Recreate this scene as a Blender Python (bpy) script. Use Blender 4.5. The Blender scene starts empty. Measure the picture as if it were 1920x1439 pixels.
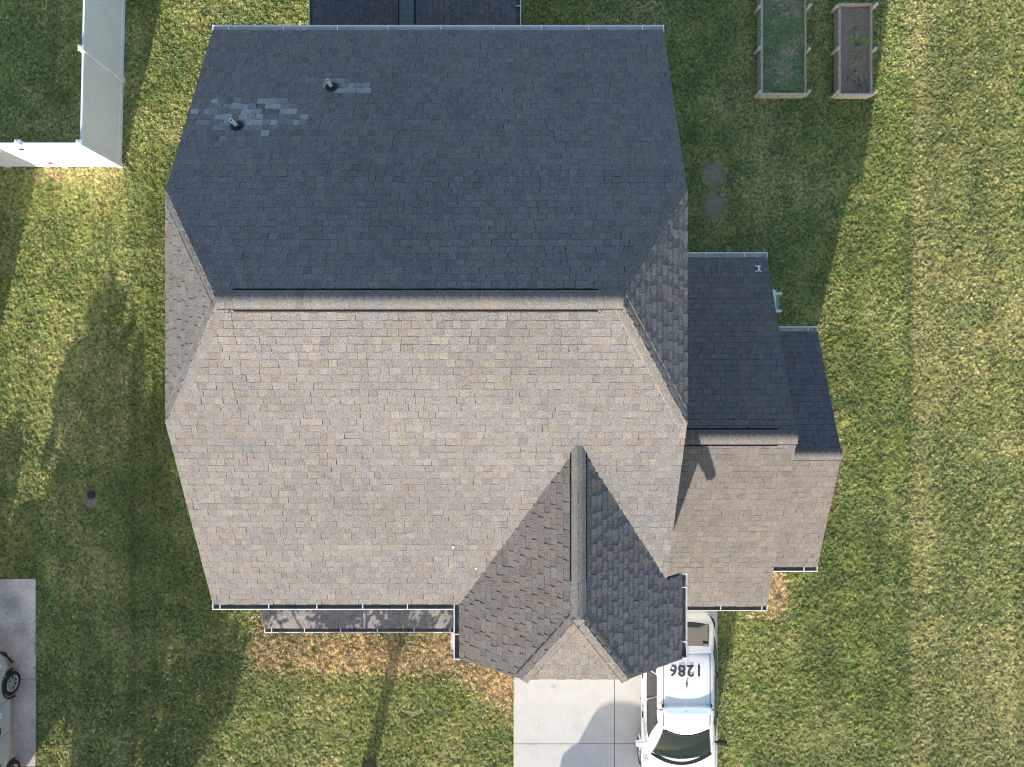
import bpy, bmesh, math, random
import numpy as np
from mathutils import Vector, Matrix

random.seed(7)
rng = np.random.default_rng(7)
SC = bpy.context.scene
COL = SC.collection
R = math.radians

# ------------------------------------------------------------------ camera
H = 20.0
F = 1331.0
cam = bpy.data.cameras.new("camera")
cam_o = bpy.data.objects.new("camera", cam)
COL.objects.link(cam_o)
cam_o.location = (0, 0, H)
cam_o.rotation_euler = (0, 0, 0)
cam.sensor_width = 36.0
cam.lens = 36.0 * F / 1920.0
cam.clip_end = 2000.0
SC.camera = cam_o

# ------------------------------------------------------------------ light
SUN_EL = 13.9
SUN_AZ = 193.2                      # clockwise from +Y
sd = Vector((math.sin(R(SUN_AZ)) * math.cos(R(SUN_EL)), math.cos(R(SUN_AZ)) * math.cos(R(SUN_EL)), math.sin(R(SUN_EL))))
sun = bpy.data.lights.new("sun", 'SUN')
sun.energy = 5.0
sun.angle = R(0.45)
sun.color = (1.0, 0.90, 0.77)
sun_o = bpy.data.objects.new("sun", sun)
COL.objects.link(sun_o)
sun_o.rotation_euler = (-sd).to_track_quat('-Z', 'Y').to_euler()
sun_o.location = sd * 60
world = bpy.data.worlds.new("World")
SC.world = world
world.use_nodes = True
wn = world.node_tree
bg = wn.nodes["Background"]
sky = wn.nodes.new("ShaderNodeTexSky")
sky.sky_type = 'NISHITA'
sky.sun_disc = False
sky.sun_elevation = R(SUN_EL)
sky.sun_rotation = R(SUN_AZ)
wn.links.new(sky.outputs[0], bg.inputs[0])
bg.inputs[1].default_value = 0.15
SC.view_settings.view_transform = 'Standard'
SC.view_settings.look = 'None'
SC.view_settings.gamma = 1.0
SC.view_settings.exposure = 1.05
SC.cycles.use_denoising = True
SC.cycles.denoising_prefilter = 'ACCURATE'
SC.cycles.filter_width = 1.1
SC.cycles.max_bounces = 5
SC.cycles.diffuse_bounces = 3
SC.cycles.transparent_max_bounces = 8


def P(px, py, z=0.0):
    """photo pixel at a height -> world point"""
    s = (H - z) / F
    return Vector(((px - 960.0) * s, -(py - 719.5) * s, z))


# ------------------------------------------------------------------ materials
def mat(name, color, rough=0.6, metal=0.0, noise=0.0, nscale=8.0, coat=0.0, bump=0.0, bscale=60.0, spec=0.5, noise2=0.0, nscale2=0.7):
    m = bpy.data.materials.new(name)
    m.use_nodes = True
    nt = m.node_tree
    b = nt.nodes["Principled BSDF"]
    b.inputs["Base Color"].default_value = (*color, 1)
    b.inputs["Roughness"].default_value = rough
    b.inputs["Metallic"].default_value = metal
    b.inputs["Specular IOR Level"].default_value = spec
    if coat:
        b.inputs["Coat Weight"].default_value = coat
        b.inputs["Coat Roughness"].default_value = 0.06
    src = None
    geo = nt.nodes.new("ShaderNodeNewGeometry")
    for amp, sc in ((noise, nscale), (noise2, nscale2)):
        if not amp:
            continue
        n = nt.nodes.new("ShaderNodeTexNoise")
        n.inputs["Scale"].default_value = sc
        n.inputs["Detail"].default_value = 5
        nt.links.new(geo.outputs["Position"], n.inputs["Vector"])
        mr = nt.nodes.new("ShaderNodeMapRange")
        mr.inputs[1].default_value = 0.3
        mr.inputs[2].default_value = 0.7
        mr.inputs[3].default_value = 1 - amp
        mr.inputs[4].default_value = 1 + amp
        nt.links.new(n.outputs["Fac"], mr.inputs[0])
        mx = nt.nodes.new("ShaderNodeMix")
        mx.data_type = 'RGBA'
        mx.blend_type = 'MULTIPLY'
        mx.inputs[0].default_value = 1
        if src is None:
            mx.inputs[6].default_value = (*color, 1)
        else:
            nt.links.new(src, mx.inputs[6])
        nt.links.new(mr.outputs[0], mx.inputs[7])
        src = mx.outputs[2]
    if src is not None:
        nt.links.new(src, b.inputs["Base Color"])
    if bump:
        n = nt.nodes.new("ShaderNodeTexNoise")
        n.inputs["Scale"].default_value = bscale
        n.inputs["Detail"].default_value = 4
        nt.links.new(geo.outputs["Position"], n.inputs["Vector"])
        bp = nt.nodes.new("ShaderNodeBump")
        bp.inputs["Strength"].default_value = bump
        bp.inputs["Distance"].default_value = 0.01
        nt.links.new(n.outputs["Fac"], bp.inputs["Height"])
        nt.links.new(bp.outputs[0], b.inputs["Normal"])
    return m


def attr_mat(name, rough=0.9, grain=0.3, gscale=70.0, kind='GEOMETRY', trans=0.0, spec=0.3, bump=0.0):
    """base colour from the mesh's own colour attribute, with a fine grain"""
    m = bpy.data.materials.new(name)
    m.use_nodes = True
    nt = m.node_tree
    b = nt.nodes["Principled BSDF"]
    b.inputs["Roughness"].default_value = rough
    b.inputs["Specular IOR Level"].default_value = spec
    a = nt.nodes.new("ShaderNodeAttribute")
    a.attribute_type = kind
    a.attribute_name = "col"
    src = a.outputs["Color"]
    if grain:
        geo = nt.nodes.new("ShaderNodeNewGeometry")
        n = nt.nodes.new("ShaderNodeTexNoise")
        n.inputs["Scale"].default_value = gscale
        n.inputs["Detail"].default_value = 3
        n.inputs["Roughness"].default_value = 0.75
        nt.links.new(geo.outputs["Position"], n.inputs["Vector"])
        mr = nt.nodes.new("ShaderNodeMapRange")
        mr.inputs[1].default_value = 0.3
        mr.inputs[2].default_value = 0.7
        mr.inputs[3].default_value = 1 - grain
        mr.inputs[4].default_value = 1 + grain
        nt.links.new(n.outputs["Fac"], mr.inputs[0])
        mx = nt.nodes.new("ShaderNodeMix")
        mx.data_type = 'RGBA'
        mx.blend_type = 'MULTIPLY'
        mx.inputs[0].default_value = 1
        nt.links.new(src, mx.inputs[6])
        nt.links.new(mr.outputs[0], mx.inputs[7])
        src = mx.outputs[2]
        if bump:
            bp = nt.nodes.new("ShaderNodeBump")
            bp.inputs["Strength"].default_value = bump
            bp.inputs["Distance"].default_value = 0.006
            nt.links.new(n.outputs["Fac"], bp.inputs["Height"])
            nt.links.new(bp.outputs[0], b.inputs["Normal"])
    nt.links.new(src, b.inputs["Base Color"])
    if trans:
        tr = nt.nodes.new("ShaderNodeBsdfTranslucent")
        nt.links.new(src, tr.inputs["Color"])
        ms = nt.nodes.new("ShaderNodeMixShader")
        ms.inputs[0].default_value = trans
        nt.links.new(b.outputs[0], ms.inputs[1])
        nt.links.new(tr.outputs[0], ms.inputs[2])
        nt.links.new(ms.outputs[0], nt.nodes["Material Output"].inputs[0])
    return m


def glass_mat(name, tint, clear=0.35, rough=0.03):
    m = bpy.data.materials.new(name)
    m.use_nodes = True
    nt = m.node_tree
    b = nt.nodes["Principled BSDF"]
    b.inputs["Base Color"].default_value = (*tint, 1)
    b.inputs["Roughness"].default_value = rough
    t = nt.nodes.new("ShaderNodeBsdfTransparent")
    t.inputs[0].default_value = (0.75, 0.8, 0.78, 1)
    ms = nt.nodes.new("ShaderNodeMixShader")
    ms.inputs[0].default_value = clear
    nt.links.new(b.outputs[0], ms.inputs[1])
    nt.links.new(t.outputs[0], ms.inputs[2])
    nt.links.new(ms.outputs[0], nt.nodes["Material Output"].inputs[0])
    return m


M = {}
M['shingle'] = attr_mat("shingle", rough=0.92, grain=0.55, gscale=46, spec=0.25, bump=0.4)
M['deck'] = mat("roof_deck", (0.03, 0.03, 0.03), 0.9)
M['vent_black'] = mat("vent_black", (0.010, 0.010, 0.011), 1.0, spec=0.0)
M['white_metal'] = mat("white_metal", (0.78, 0.78, 0.78), 0.35, noise=0.06, nscale=5)
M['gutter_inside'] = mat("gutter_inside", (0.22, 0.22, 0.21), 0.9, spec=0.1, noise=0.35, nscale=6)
M['siding'] = mat("siding", (0.46, 0.45, 0.42), 0.6, noise=0.05)
M['trim'] = mat("trim", (0.75, 0.75, 0.73), 0.5)
M['vinyl'] = mat("vinyl", (0.84, 0.87, 0.95), 0.4, noise=0.035, nscale=2.5)
M['concrete'] = mat("concrete", (0.57, 0.555, 0.53), 0.85, noise=0.05, nscale=3.0, noise2=0.05, nscale2=22, bump=0.15, bscale=120)
M['old_concrete'] = mat("old_concrete", (0.62, 0.52, 0.45), 0.85, noise=0.34, nscale=0.8, noise2=0.14, nscale2=14, bump=0.15, bscale=120)
M['joint'] = mat("joint", (0.10, 0.085, 0.075), 0.9)
M['wood'] = mat("wood", (0.40, 0.35, 0.27), 0.8, noise=0.25, nscale=18, bump=0.3, bscale=40)
M['wood_pale'] = mat("wood_pale", (0.52, 0.46, 0.36), 0.8, noise=0.2, nscale=18)
M['soil'] = mat("soil", (0.27, 0.205, 0.155), 0.95, noise=0.4, nscale=30, bump=1.0, bscale=50)
M['ground'] = attr_mat("ground_thatch", rough=0.95, grain=0.45, gscale=28, spec=0.1, bump=0.8)
M['grass'] = attr_mat("grass_blade", rough=0.65, grain=0.0, kind='INSTANCER', trans=0.3, spec=0.2)
M['leaf'] = attr_mat("leaf", rough=0.7, grain=0.0, trans=0.15)
M['bark'] = mat("bark", (0.085, 0.075, 0.06), 0.9, noise=0.3, nscale=12, bump=0.8, bscale=30)
M['pvc'] = mat("pvc", (0.8, 0.8, 0.78), 0.4)
M['rubber'] = mat("rubber", (0.014, 0.014, 0.015), 0.75)
M['galv'] = mat("galvanised", (0.62, 0.64, 0.68), 0.35, metal=0.6)
M['mint'] = mat("mint_paint", (0.62, 0.74, 0.65), 0.5, noise=0.08, nscale=9)
M['mint_dark'] = mat("mint_shelf", (0.16, 0.33, 0.25), 0.6, noise=0.1, nscale=9)
M['plank'] = mat("yellow_wood", (0.68, 0.50, 0.20), 0.6, noise=0.15, nscale=12)
M['white_paint'] = mat("white_paint", (0.82, 0.82, 0.82), 0.28, coat=0.7, noise=0.015)
M['silver_paint'] = mat("silver_paint", (0.50, 0.52, 0.56), 0.25, metal=0.15, coat=0.9)
M['black_plastic'] = mat("black_plastic", (0.018, 0.018, 0.02), 0.5)
M['grey_plastic'] = mat("grey_plastic", (0.10, 0.10, 0.105), 0.5)
M['tyre'] = mat("tyre", (0.018, 0.018, 0.018), 0.85)
M['alloy'] = mat("alloy", (0.55, 0.55, 0.56), 0.28, metal=0.75)
M['glass'] = glass_mat("car_glass", (0.015, 0.022, 0.022), 0.55)
M['windshield'] = glass_mat("windshield_glass", (0.016, 0.026, 0.024), 0.04)
M['windshield'].node_tree.nodes['Principled BSDF'].inputs['Specular IOR Level'].default_value = 0.02
M['rear_glass'] = glass_mat("rear_glass", (0.012, 0.014, 0.022), 0.12)
M['rear_glass'].node_tree.nodes['Principled BSDF'].inputs['IOR'].default_value = 2.2
M['glass_dark'] = glass_mat("privacy_glass", (0.05, 0.05, 0.047), 0.2)
M['lamp_red'] = mat("tail_lens", (0.13, 0.006, 0.01), 0.15)
M['lamp_clear'] = mat("head_lens", (0.6, 0.62, 0.64), 0.08)
M['orange'] = mat("orange_plate", (0.80, 0.22, 0.03), 0.45)
M['decal'] = mat("decal_black", (0.035, 0.035, 0.04), 0.5)
M['lightbar'] = mat("lightbar_dome", (0.56, 0.68, 0.78), 0.15, coat=0.5)
M['beige'] = mat("interior_beige", (0.42, 0.37, 0.29), 0.85, noise=0.06)
M['navy'] = mat("cargo_cover", (0.012, 0.016, 0.028), 0.7)
M['seat_cloth'] = mat("seat_cloth", (0.055, 0.055, 0.055), 0.9)
M['red_cap'] = mat("red_cloth", (0.42, 0.04, 0.04), 0.7)
M['pane'] = mat("window_pane", (0.03, 0.04, 0.05), 0.05)
M['door_paint'] = mat("door_paint", (0.25, 0.06, 0.05), 0.4)
M['iron'] = mat("iron", (0.02, 0.022, 0.025), 0.6)


def add_stains(m, spots):
    nt = m.node_tree
    b = nt.nodes["Principled BSDF"]
    src = b.inputs["Base Color"].links[0].from_socket
    geo = nt.nodes.new("ShaderNodeNewGeometry")
    nz = nt.nodes.new("ShaderNodeTexNoise")
    nz.inputs["Scale"].default_value = 9
    nt.links.new(geo.outputs["Position"], nz.inputs["Vector"])
    for (x, y, r, dark) in spots:
        d = nt.nodes.new("ShaderNodeVectorMath")
        d.operation = 'DISTANCE'
        nt.links.new(geo.outputs["Position"], d.inputs[0])
        d.inputs[1].default_value = (x, y, 0.035)
        ad = nt.nodes.new("ShaderNodeMath")
        ad.operation = 'MULTIPLY_ADD'
        ad.inputs[1].default_value = r * 0.9
        nt.links.new(nz.outputs["Fac"], ad.inputs[0])
        nt.links.new(d.outputs["Value"], ad.inputs[2])
        mr = nt.nodes.new("ShaderNodeMapRange")
        mr.interpolation_type = 'SMOOTHSTEP'
        mr.inputs[1].default_value = r * 0.7
        mr.inputs[2].default_value = r * 1.7
        mr.inputs[3].default_value = 1 - dark
        mr.inputs[4].default_value = 1
        nt.links.new(ad.outputs[0], mr.inputs[0])
        mx = nt.nodes.new("ShaderNodeMix")
        mx.data_type = 'RGBA'
        mx.blend_type = 'MULTIPLY'
        mx.inputs[0].default_value = 1
        nt.links.new(src, mx.inputs[6])
        nt.links.new(mr.outputs[0], mx.inputs[7])
        src = mx.outputs[2]
    nt.links.new(src, b.inputs["Base Color"])


_c = P(1038, 1286)
add_stains(M['concrete'], [(_c.x, _c.y, 0.09, 0.22), (_c.x + 0.7, _c.y - 1.2, 0.28, 0.06), (0.6, -10.2, 0.35, 0.05), (1.9, -9.3, 0.2, 0.05)])
_c = P(25, 1130)
add_stains(M['old_concrete'], [(_c.x, _c.y, 0.32, 0.26), (_c.x + 0.22, _c.y - 0.75, 0.30, 0.22), (_c.x + 0.3, _c.y - 1.5, 0.3, 0.2), (_c.x - 0.5, _c.y - 1.1, 0.5, 0.16)])

# ------------------------------------------------------------------ object helpers
def obj(name, me, m=None, parent=None):
    o = bpy.data.objects.new(name, me)
    COL.objects.link(o)
    if m is not None and me is not None and not me.materials:
        me.materials.append(m)
    if parent is not None:
        o.parent = parent
    return o


def tag(o, label, cat, group=None, kind=None):
    if label:
        o["label"] = label
    if cat:
        o["category"] = cat
    if group:
        o["group"] = group
    if kind:
        o["kind"] = kind
    return o


def empty(name, loc=(0, 0, 0), rz=0.0):
    o = bpy.data.objects.new(name, None)
    COL.objects.link(o)
    o.location = loc
    o.rotation_euler = (0, 0, rz)
    return o


def structure(o):
    o["kind"] = "structure"
    return o


def mesh_from(verts, faces, name="mesh", smooth=False, cols=None):
    me = bpy.data.meshes.new(name)
    me.from_pydata([tuple(v) for v in verts], [], faces)
    if cols is not None:
        a = me.attributes.new("col", 'FLOAT_COLOR', 'POINT')
        arr = np.ones((len(verts), 4), dtype=np.float32)
        arr[:, :3] = np.array(cols, dtype=np.float32)[:, :3]
        a.data.foreach_set("color", arr.ravel())
    if smooth:
        me.polygons.foreach_set("use_smooth", [True] * len(me.polygons))
    me.update()
    return me


class MB:
    """collects simple shapes into one mesh"""

    def __init__(self):
        self.v = []
        self.f = []

    def add(self, vs, fs):
        o = len(self.v)
        self.v += [Vector(x) for x in vs]
        self.f += [tuple(i + o for i in f) for f in fs]
        return self

    def box(self, x0, x1, y0, y1, z0, z1):
        vs = [(x0, y0, z0), (x1, y0, z0), (x1, y1, z0), (x0, y1, z0), (x0, y0, z1), (x1, y0, z1), (x1, y1, z1), (x0, y1, z1)]
        fs = [(3, 2, 1, 0), (4, 5, 6, 7), (0, 1, 5, 4), (1, 2, 6, 5), (2, 3, 7, 6), (3, 0, 4, 7)]
        return self.add(vs, fs)

    def obox(self, c, ax, ay, az):
        """box from centre and half-axis vectors"""
        c, ax, ay, az = Vector(c), Vector(ax), Vector(ay), Vector(az)
        vs = [c + sx * ax + sy * ay + sz * az for sz in (-1, 1) for sx, sy in ((-1, -1), (1, -1), (1, 1), (-1, 1))]
        fs = [(3, 2, 1, 0), (4, 5, 6, 7), (0, 1, 5, 4), (1, 2, 6, 5), (2, 3, 7, 6), (3, 0, 4, 7)]
        return self.add(vs, fs)

    def tube(self, pts, rad, n=8, cap=True):
        pts = [Vector(p) for p in pts]
        if not hasattr(rad, '__len__'):
            rad = [rad] * len(pts)
        o = len(self.v)
        for i, p in enumerate(pts):
            d = (pts[min(i + 1, len(pts) - 1)] - pts[max(i - 1, 0)]).normalized()
            a = d.orthogonal().normalized() if abs(d.z) < 0.9 else d.cross(Vector((1, 0, 0))).normalized()
            b = d.cross(a)
            for k in range(n):
                t = 2 * math.pi * k / n
                self.v.append(p + rad[i] * (math.cos(t) * a + math.sin(t) * b))
        for i in range(len(pts) - 1):
            for k in range(n):
                a0 = o + i * n + k
                a1 = o + i * n + (k + 1) % n
                self.f.append((a0, a1, a1 + n, a0 + n))
        if cap:
            self.f.append(tuple(o + k for k in range(n))[::-1])
            self.f.append(tuple(o + (len(pts) - 1) * n + k for k in range(n)))
        return self

    def lathe(self, c, axis, prof, n=28):
        """prof: list of (radius, along axis)"""
        c = Vector(c)
        axis = Vector(axis).normalized()
        a = axis.orthogonal().normalized()
        b = axis.cross(a)
        o = len(self.v)
        for r, h in prof:
            for k in range(n):
                t = 2 * math.pi * k / n
                self.v.append(c + axis * h + r * (math.cos(t) * a + math.sin(t) * b))
        for i in range(len(prof) - 1):
            for k in range(n):
                a0 = o + i * n + k
                a1 = o + i * n + (k + 1) % n
                self.f.append((a0, a1, a1 + n, a0 + n))
        return self

    def build(self, name, m, parent=None, smooth=False, bevel=0.0):
        me = mesh_from(self.v, self.f, name, smooth)
        bm = bmesh.new()
        bm.from_mesh(me)
        bmesh.ops.recalc_face_normals(bm, faces=bm.faces)
        bm.to_mesh(me)
        bm.free()
        o = obj(name, me, m, parent)
        if bevel:
            b = o.modifiers.new("bevel", 'BEVEL')
            b.width = bevel
            b.segments = 2
            b.limit_method = 'ANGLE'
        return o


# value noise in numpy -------------------------------------------------------
def vnoise(x, y, scale, seed=0):
    x = np.asarray(x) / scale + 1000.0
    y = np.asarray(y) / scale + 1000.0
    xi = np.floor(x).astype(np.int64)
    yi = np.floor(y).astype(np.int64)
    fx = x - xi
    fy = y - yi
    fx = fx * fx * (3 - 2 * fx)
    fy = fy * fy * (3 - 2 * fy)

    def h(a, b):
        n = (a * 374761393 + b * 668265263 + seed * 974711) & 0x7fffffff
        n = ((n ^ (n >> 13)) * 1274126177) & 0x7fffffff
        return ((n ^ (n >> 16)) & 0xffff) / 65535.0
    return (h(xi, yi) * (1 - fx) + h(xi + 1, yi) * fx) * (1 - fy) + (h(xi, yi + 1) * (1 - fx) + h(xi + 1, yi + 1) * fx) * fy


def fbm(x, y, scale, seed=0, oct=4):
    s = 0
    a = 1.0
    t = 0
    for i in range(oct):
        s = s + a * vnoise(x, y, scale / 2 ** i, seed + i * 17)
        t += a
        a *= 0.55
    return s / t


def smooth01(e0, e1, x):
    t = np.clip((x - e0) / (e1 - e0), 0, 1)
    return t * t * (3 - 2 * t)


# ------------------------------------------------------------------ ground
# driveway: slabs with saw-cut joints
DZ = 0.035
DX0, DXM, DX1 = 0.045, P(1152, 0).x, 5.78
DYJ = P(0, 1394).y
dr = MB()
for x0, x1 in ((DX0, DXM - 0.008), (DXM + 0.008, DX1)):
    ys = [-4.6, -7.0, DYJ, DYJ - 3.1, DYJ - 6.2, DYJ - 9.3, DYJ - 12.4]
    ys = [-4.6] + ys[2:]
    for k in range(len(ys) - 1):
        dr.box(x0, x1, ys[k + 1] + 0.008, ys[k] - 0.008, -0.05, DZ)
structure(dr.build("driveway", M['concrete'], bevel=0.006))
jb = MB()
jb.box(DX0 + 0.03, DX1 - 0.03, DYJ - 12.3, -4.6, -0.05, DZ - 0.014)
structure(jb.build("driveway_joint", M['joint']))
wk = MB()
wk.box(P(845, 0).x, 0.0, P(0, 1219).y, -5.0, -0.05, 0.03)
structure(wk.build("walkway", M['concrete'], bevel=0.006))
nd = MB()
NX = P(68, 0).x
nys = [P(0, 1085).y, P(0, 1273).y, P(0, 1436).y, -14.2, -17.5]
for k in range(len(nys) - 1):
    nd.box(NX - 5.5, NX, nys[k + 1] + 0.008, nys[k] - 0.008, -0.05, DZ)
structure(nd.build("driveway", M['old_concrete'], bevel=0.006))
jb = MB()
jb.box(NX - 5.5, NX - 0.03, -17.4, nys[0] - 0.03, -0.05, DZ - 0.014)
structure(jb.build("driveway_joint", M['joint']))

# ------------------------------------------------------------------ shingles
PAL = [((0.168, 0.164, 0.164), 5), ((0.188, 0.168, 0.152), 3), ((0.155, 0.162, 0.176), 4), ((0.205, 0.190, 0.168), 2),
       ((0.140, 0.138, 0.140), 2), ((0.180, 0.180, 0.184), 3), ((0.180, 0.152, 0.140), 1)]
PALC = np.array([p[0] for p in PAL])
PALC = PALC.mean(0) + (PALC - PALC.mean(0)) * 0.52
PALC = PALC * np.array((1.0, 0.99, 0.985))
PALW = np.array([p[1] for p in PAL], dtype=float)
PALW /= PALW.sum()


def clip_poly(sub, poly):
    """Sutherland-Hodgman, poly counter-clockwise and convex"""
    out = sub
    n = len(poly)
    for i in range(n):
        a = poly[i]
        b = poly[(i + 1) % n]
        inp = out
        out = []
        if not inp:
            return []
        ex, ey = b[0] - a[0], b[1] - a[1]

        def side(p):
            return ex * (p[1] - a[1]) - ey * (p[0] - a[0])
        for k in range(len(inp)):
            p, q = inp[k], inp[(k + 1) % len(inp)]
            sp, sq = side(p), side(q)
            if sp >= 0:
                out.append(p)
            if (sp > 0 and sq < 0) or (sp < 0 and sq > 0):
                t = sp / (sp - sq)
                out.append((p[0] + t * (q[0] - p[0]), p[1] + t * (q[1] - p[1])))
    return out


def area(p):
    return 0.5 * sum(p[i][0] * p[(i + 1) % len(p)][1] - p[(i + 1) % len(p)][0] * p[i][1] for i in range(len(p)))


class Shingles:
    EXPO = 0.143

    def __init__(self):
        self.v = []
        self.f = []
        self.c = []
        self.base_v = []
        self.base_f = []

    def plane(self, pts, e0, e1, tint=(1, 1, 1), special=None, thick=0.10):
        """pts: planar convex outline in 3-D; e0->e1: the eave, along the course direction"""
        pts = [Vector(p) for p in pts]
        e0, e1 = Vector(e0), Vector(e1)
        u = (e1 - e0).normalized()
        n = Vector((0, 0, 0))
        for i in range(len(pts)):
            n += pts[i].cross(pts[(i + 1) % len(pts)])
        n.normalize()
        if n.z < 0:
            n = -n
            pts = pts[::-1]
        v = n.cross(u)
        if v.z < 0:
            v = -v
        q = [((p - e0).dot(u), (p - e0).dot(v)) for p in pts]
        if area(q) < 0:
            q = q[::-1]
            pts = pts[::-1]
        u0 = min(a for a, b in q)
        u1 = max(a for a, b in q)
        v0 = min(b for a, b in q)
        v1 = max(b for a, b in q)
        # deck slab below
        o = len(self.base_v)
        k = len(pts)
        self.base_v += [p - n * 0.008 for p in pts] + [p - n * thick for p in pts]
        self.base_f.append(tuple(o + i for i in range(k)))
        self.base_f.append(tuple(o + k + i for i in range(k))[::-1])
        for i in range(k):
            j = (i + 1) % k
            self.base_f.append((o + i, o + k + i, o + k + j, o + j))
        row = 0
        vv = v0
        prev = None
        while vv < v1:
            x = u0 - random.random() * 0.3
            rowtone = 1 + random.uniform(-0.03, 0.03)
            high = random.random() < 0.5
            while x < u1:
                w = random.choice((0.10, 0.13, 0.14, 0.15, 0.15, 0.16, 0.17, 0.20)) * random.uniform(0.92, 1.08)
                high = not high if random.random() < 0.8 else high
                t = random.uniform(0.015, 0.021) if high else random.uniform(0.008, 0.011)
                sk0 = random.uniform(-0.012, 0.004)
                gap = 0.0022 if random.random() < 0.34 else 0.0002
                dv = random.uniform(-0.003, 0.003)
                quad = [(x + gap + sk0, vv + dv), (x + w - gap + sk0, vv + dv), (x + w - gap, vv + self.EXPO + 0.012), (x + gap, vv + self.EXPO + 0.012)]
                sb = self.EXPO + random.uniform(-0.017, -0.009)  # top strip darkened: printed shadow band that also paints in the overhang's shade
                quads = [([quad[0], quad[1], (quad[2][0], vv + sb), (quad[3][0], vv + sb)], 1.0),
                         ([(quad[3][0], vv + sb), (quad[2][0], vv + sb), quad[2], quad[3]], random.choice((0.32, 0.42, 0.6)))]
                c0 = None
                for qd, shade_band in quads:
                    cl = clip_poly(qd, q)
                    if not (len(cl) > 2 and abs(area(cl)) > 1e-4):
                        continue
                    if c0 is None:
                        c = PALC[rng.choice(len(PALC), p=PALW)] * rowtone * rng.uniform(0.92, 1.09)
                        if not high:
                            c = c * 0.95
                        ctr = e0 + u * (x + w / 2) + v * (vv + 0.07)
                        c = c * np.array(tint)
                        c = c * (0.88 + 0.24 * float(fbm(ctr.x, ctr.y + ctr.z, 2.2, 5, 3)))
                        if special is not None:
                            c = special(ctr, c)
                        c0 = c
                    c = c0 * shade_band
                    o = len(self.v)
                    m = len(cl)
                    top = []
                    bot = []
                    for (a, b) in cl:
                        fr = min(max((b - vv) / self.EXPO, 0), 1.1)
                        hgt = t * (1 - 0.85 * fr) + 0.001 + 0.002 * 0
                        p3 = e0 + u * a + v * b
                        top.append(p3 + n * hgt)
                        bot.append(p3 - n * 0.007)
                    self.v += top + bot
                    self.c += [tuple(c)] * (2 * m)
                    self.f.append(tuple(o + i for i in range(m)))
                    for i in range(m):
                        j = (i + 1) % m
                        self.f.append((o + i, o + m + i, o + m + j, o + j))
                x += w
            vv += self.EXPO
            row += 1
        return self

    def build(self, name, parent):
        nb = len(self.base_v)
        verts = self.v + self.base_v
        off = len(self.v)
        faces = self.f + [tuple(i + off for i in f) for f in self.base_f]
        cols = self.c + [(0.06, 0.055, 0.05)] * nb
        me = mesh_from(verts, faces, name, cols=cols)
        o = obj(name, me, M['shingle'], parent)
        return o


def cap_strip(name, parent, p0, p1, da, db, half=0.155, lift=0.006, tint=(1, 1, 1), sag=0.35, ext=0.0, xlim=None, rib=0.004, seg=0.143):
    """overlapping folded cap shingles from p0 (low/start) to p1; da, db: unit directions down the two slopes"""
    p0, p1, da, db = Vector(p0), Vector(p1), Vector(da).normalized(), Vector(db).normalized()
    d = (p1 - p0)
    L = d.length
    d.normalize()
    na = d.cross(da)
    na = na if na.z > 0 else -na
    nb = d.cross(db)
    nb = nb if nb.z > 0 else -nb
    V, Fc, C = [], [], []
    nseg = max(1, int(round(L / seg)))
    step = L / nseg
    K = 10
    for s in range(nseg):
        a0 = s * step - ((0.01 if rib else 0) if s else ext)
        a1 = (s + 1) * step + (0.02 if rib else 0)
        c = PALC[rng.choice(len(PALC), p=PALW)] * rng.uniform(0.84, 0.91) * np.array(tint)
        o = len(V)
        NN = []
        wob = 0.0
        for (al, hh) in ((a0, lift + 0.001 + rib), (a1, lift + 0.001)):
            for k in range(K + 1):
                t = -1 + 2 * k / K
                # rounded fold: blend of the two slopes with a quadratic near the apex
                r = sag
                at = abs(t)
                if at < r:
                    off = (r * r + at * at) / (2 * r)
                else:
                    off = at
                side = da if t < 0 else db
                if at < r:
                    w = (t / r + 1) / 2
                    mid = da * (1 - w) * 1.0 + db * w
                    # quadratic bezier between r*da, 0, r*db
                    pa, pb = da * (half * r), db * (half * r)
                    pt = pa * (1 - w) ** 2 + pb * w ** 2
                    nn = (na * (1 - w) + nb * w).normalized()
                else:
                    pt = side * (half * at)
                    nn = na if t < 0 else nb
                NN.append(nn)
                V.append(p0 + d * al + pt + nn * hh)
                C.append(tuple(c))
        for k in range(K):
            Fc.append((o + k, o + k + 1, o + K + 1 + k + 1, o + K + 1 + k))
        # front lip and side lips
        o2 = len(V)
        for k in (range(K + 1) if rib else ()):
            V.append(V[o + k] - NN[k] * min(lift + 0.004, 0.008))
            C.append(tuple(c * 0.8))
        for k in (range(K) if rib else ()):
            Fc.append((o + k + 1, o + k, o2 + k, o2 + k + 1))
        for side in (0, K):
            a, b = o + side, o + K + 1 + side
            o3 = len(V)
            V.append(V[a] - (na if side == 0 else nb) * (lift + 0.014))
            V.append(V[b] - (na if side == 0 else nb) * (lift + 0.010))
            C += [tuple(c * 0.8)] * 2
            Fc.append((a, b, o3 + 1, o3))
    if xlim:
        for p in V:
            p.x = min(max(p.x, xlim[0]), xlim[1])
    me = mesh_from(V, Fc, name, smooth=True, cols=C)
    o = obj(name, me, M['shingle'], parent)
    return o


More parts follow.
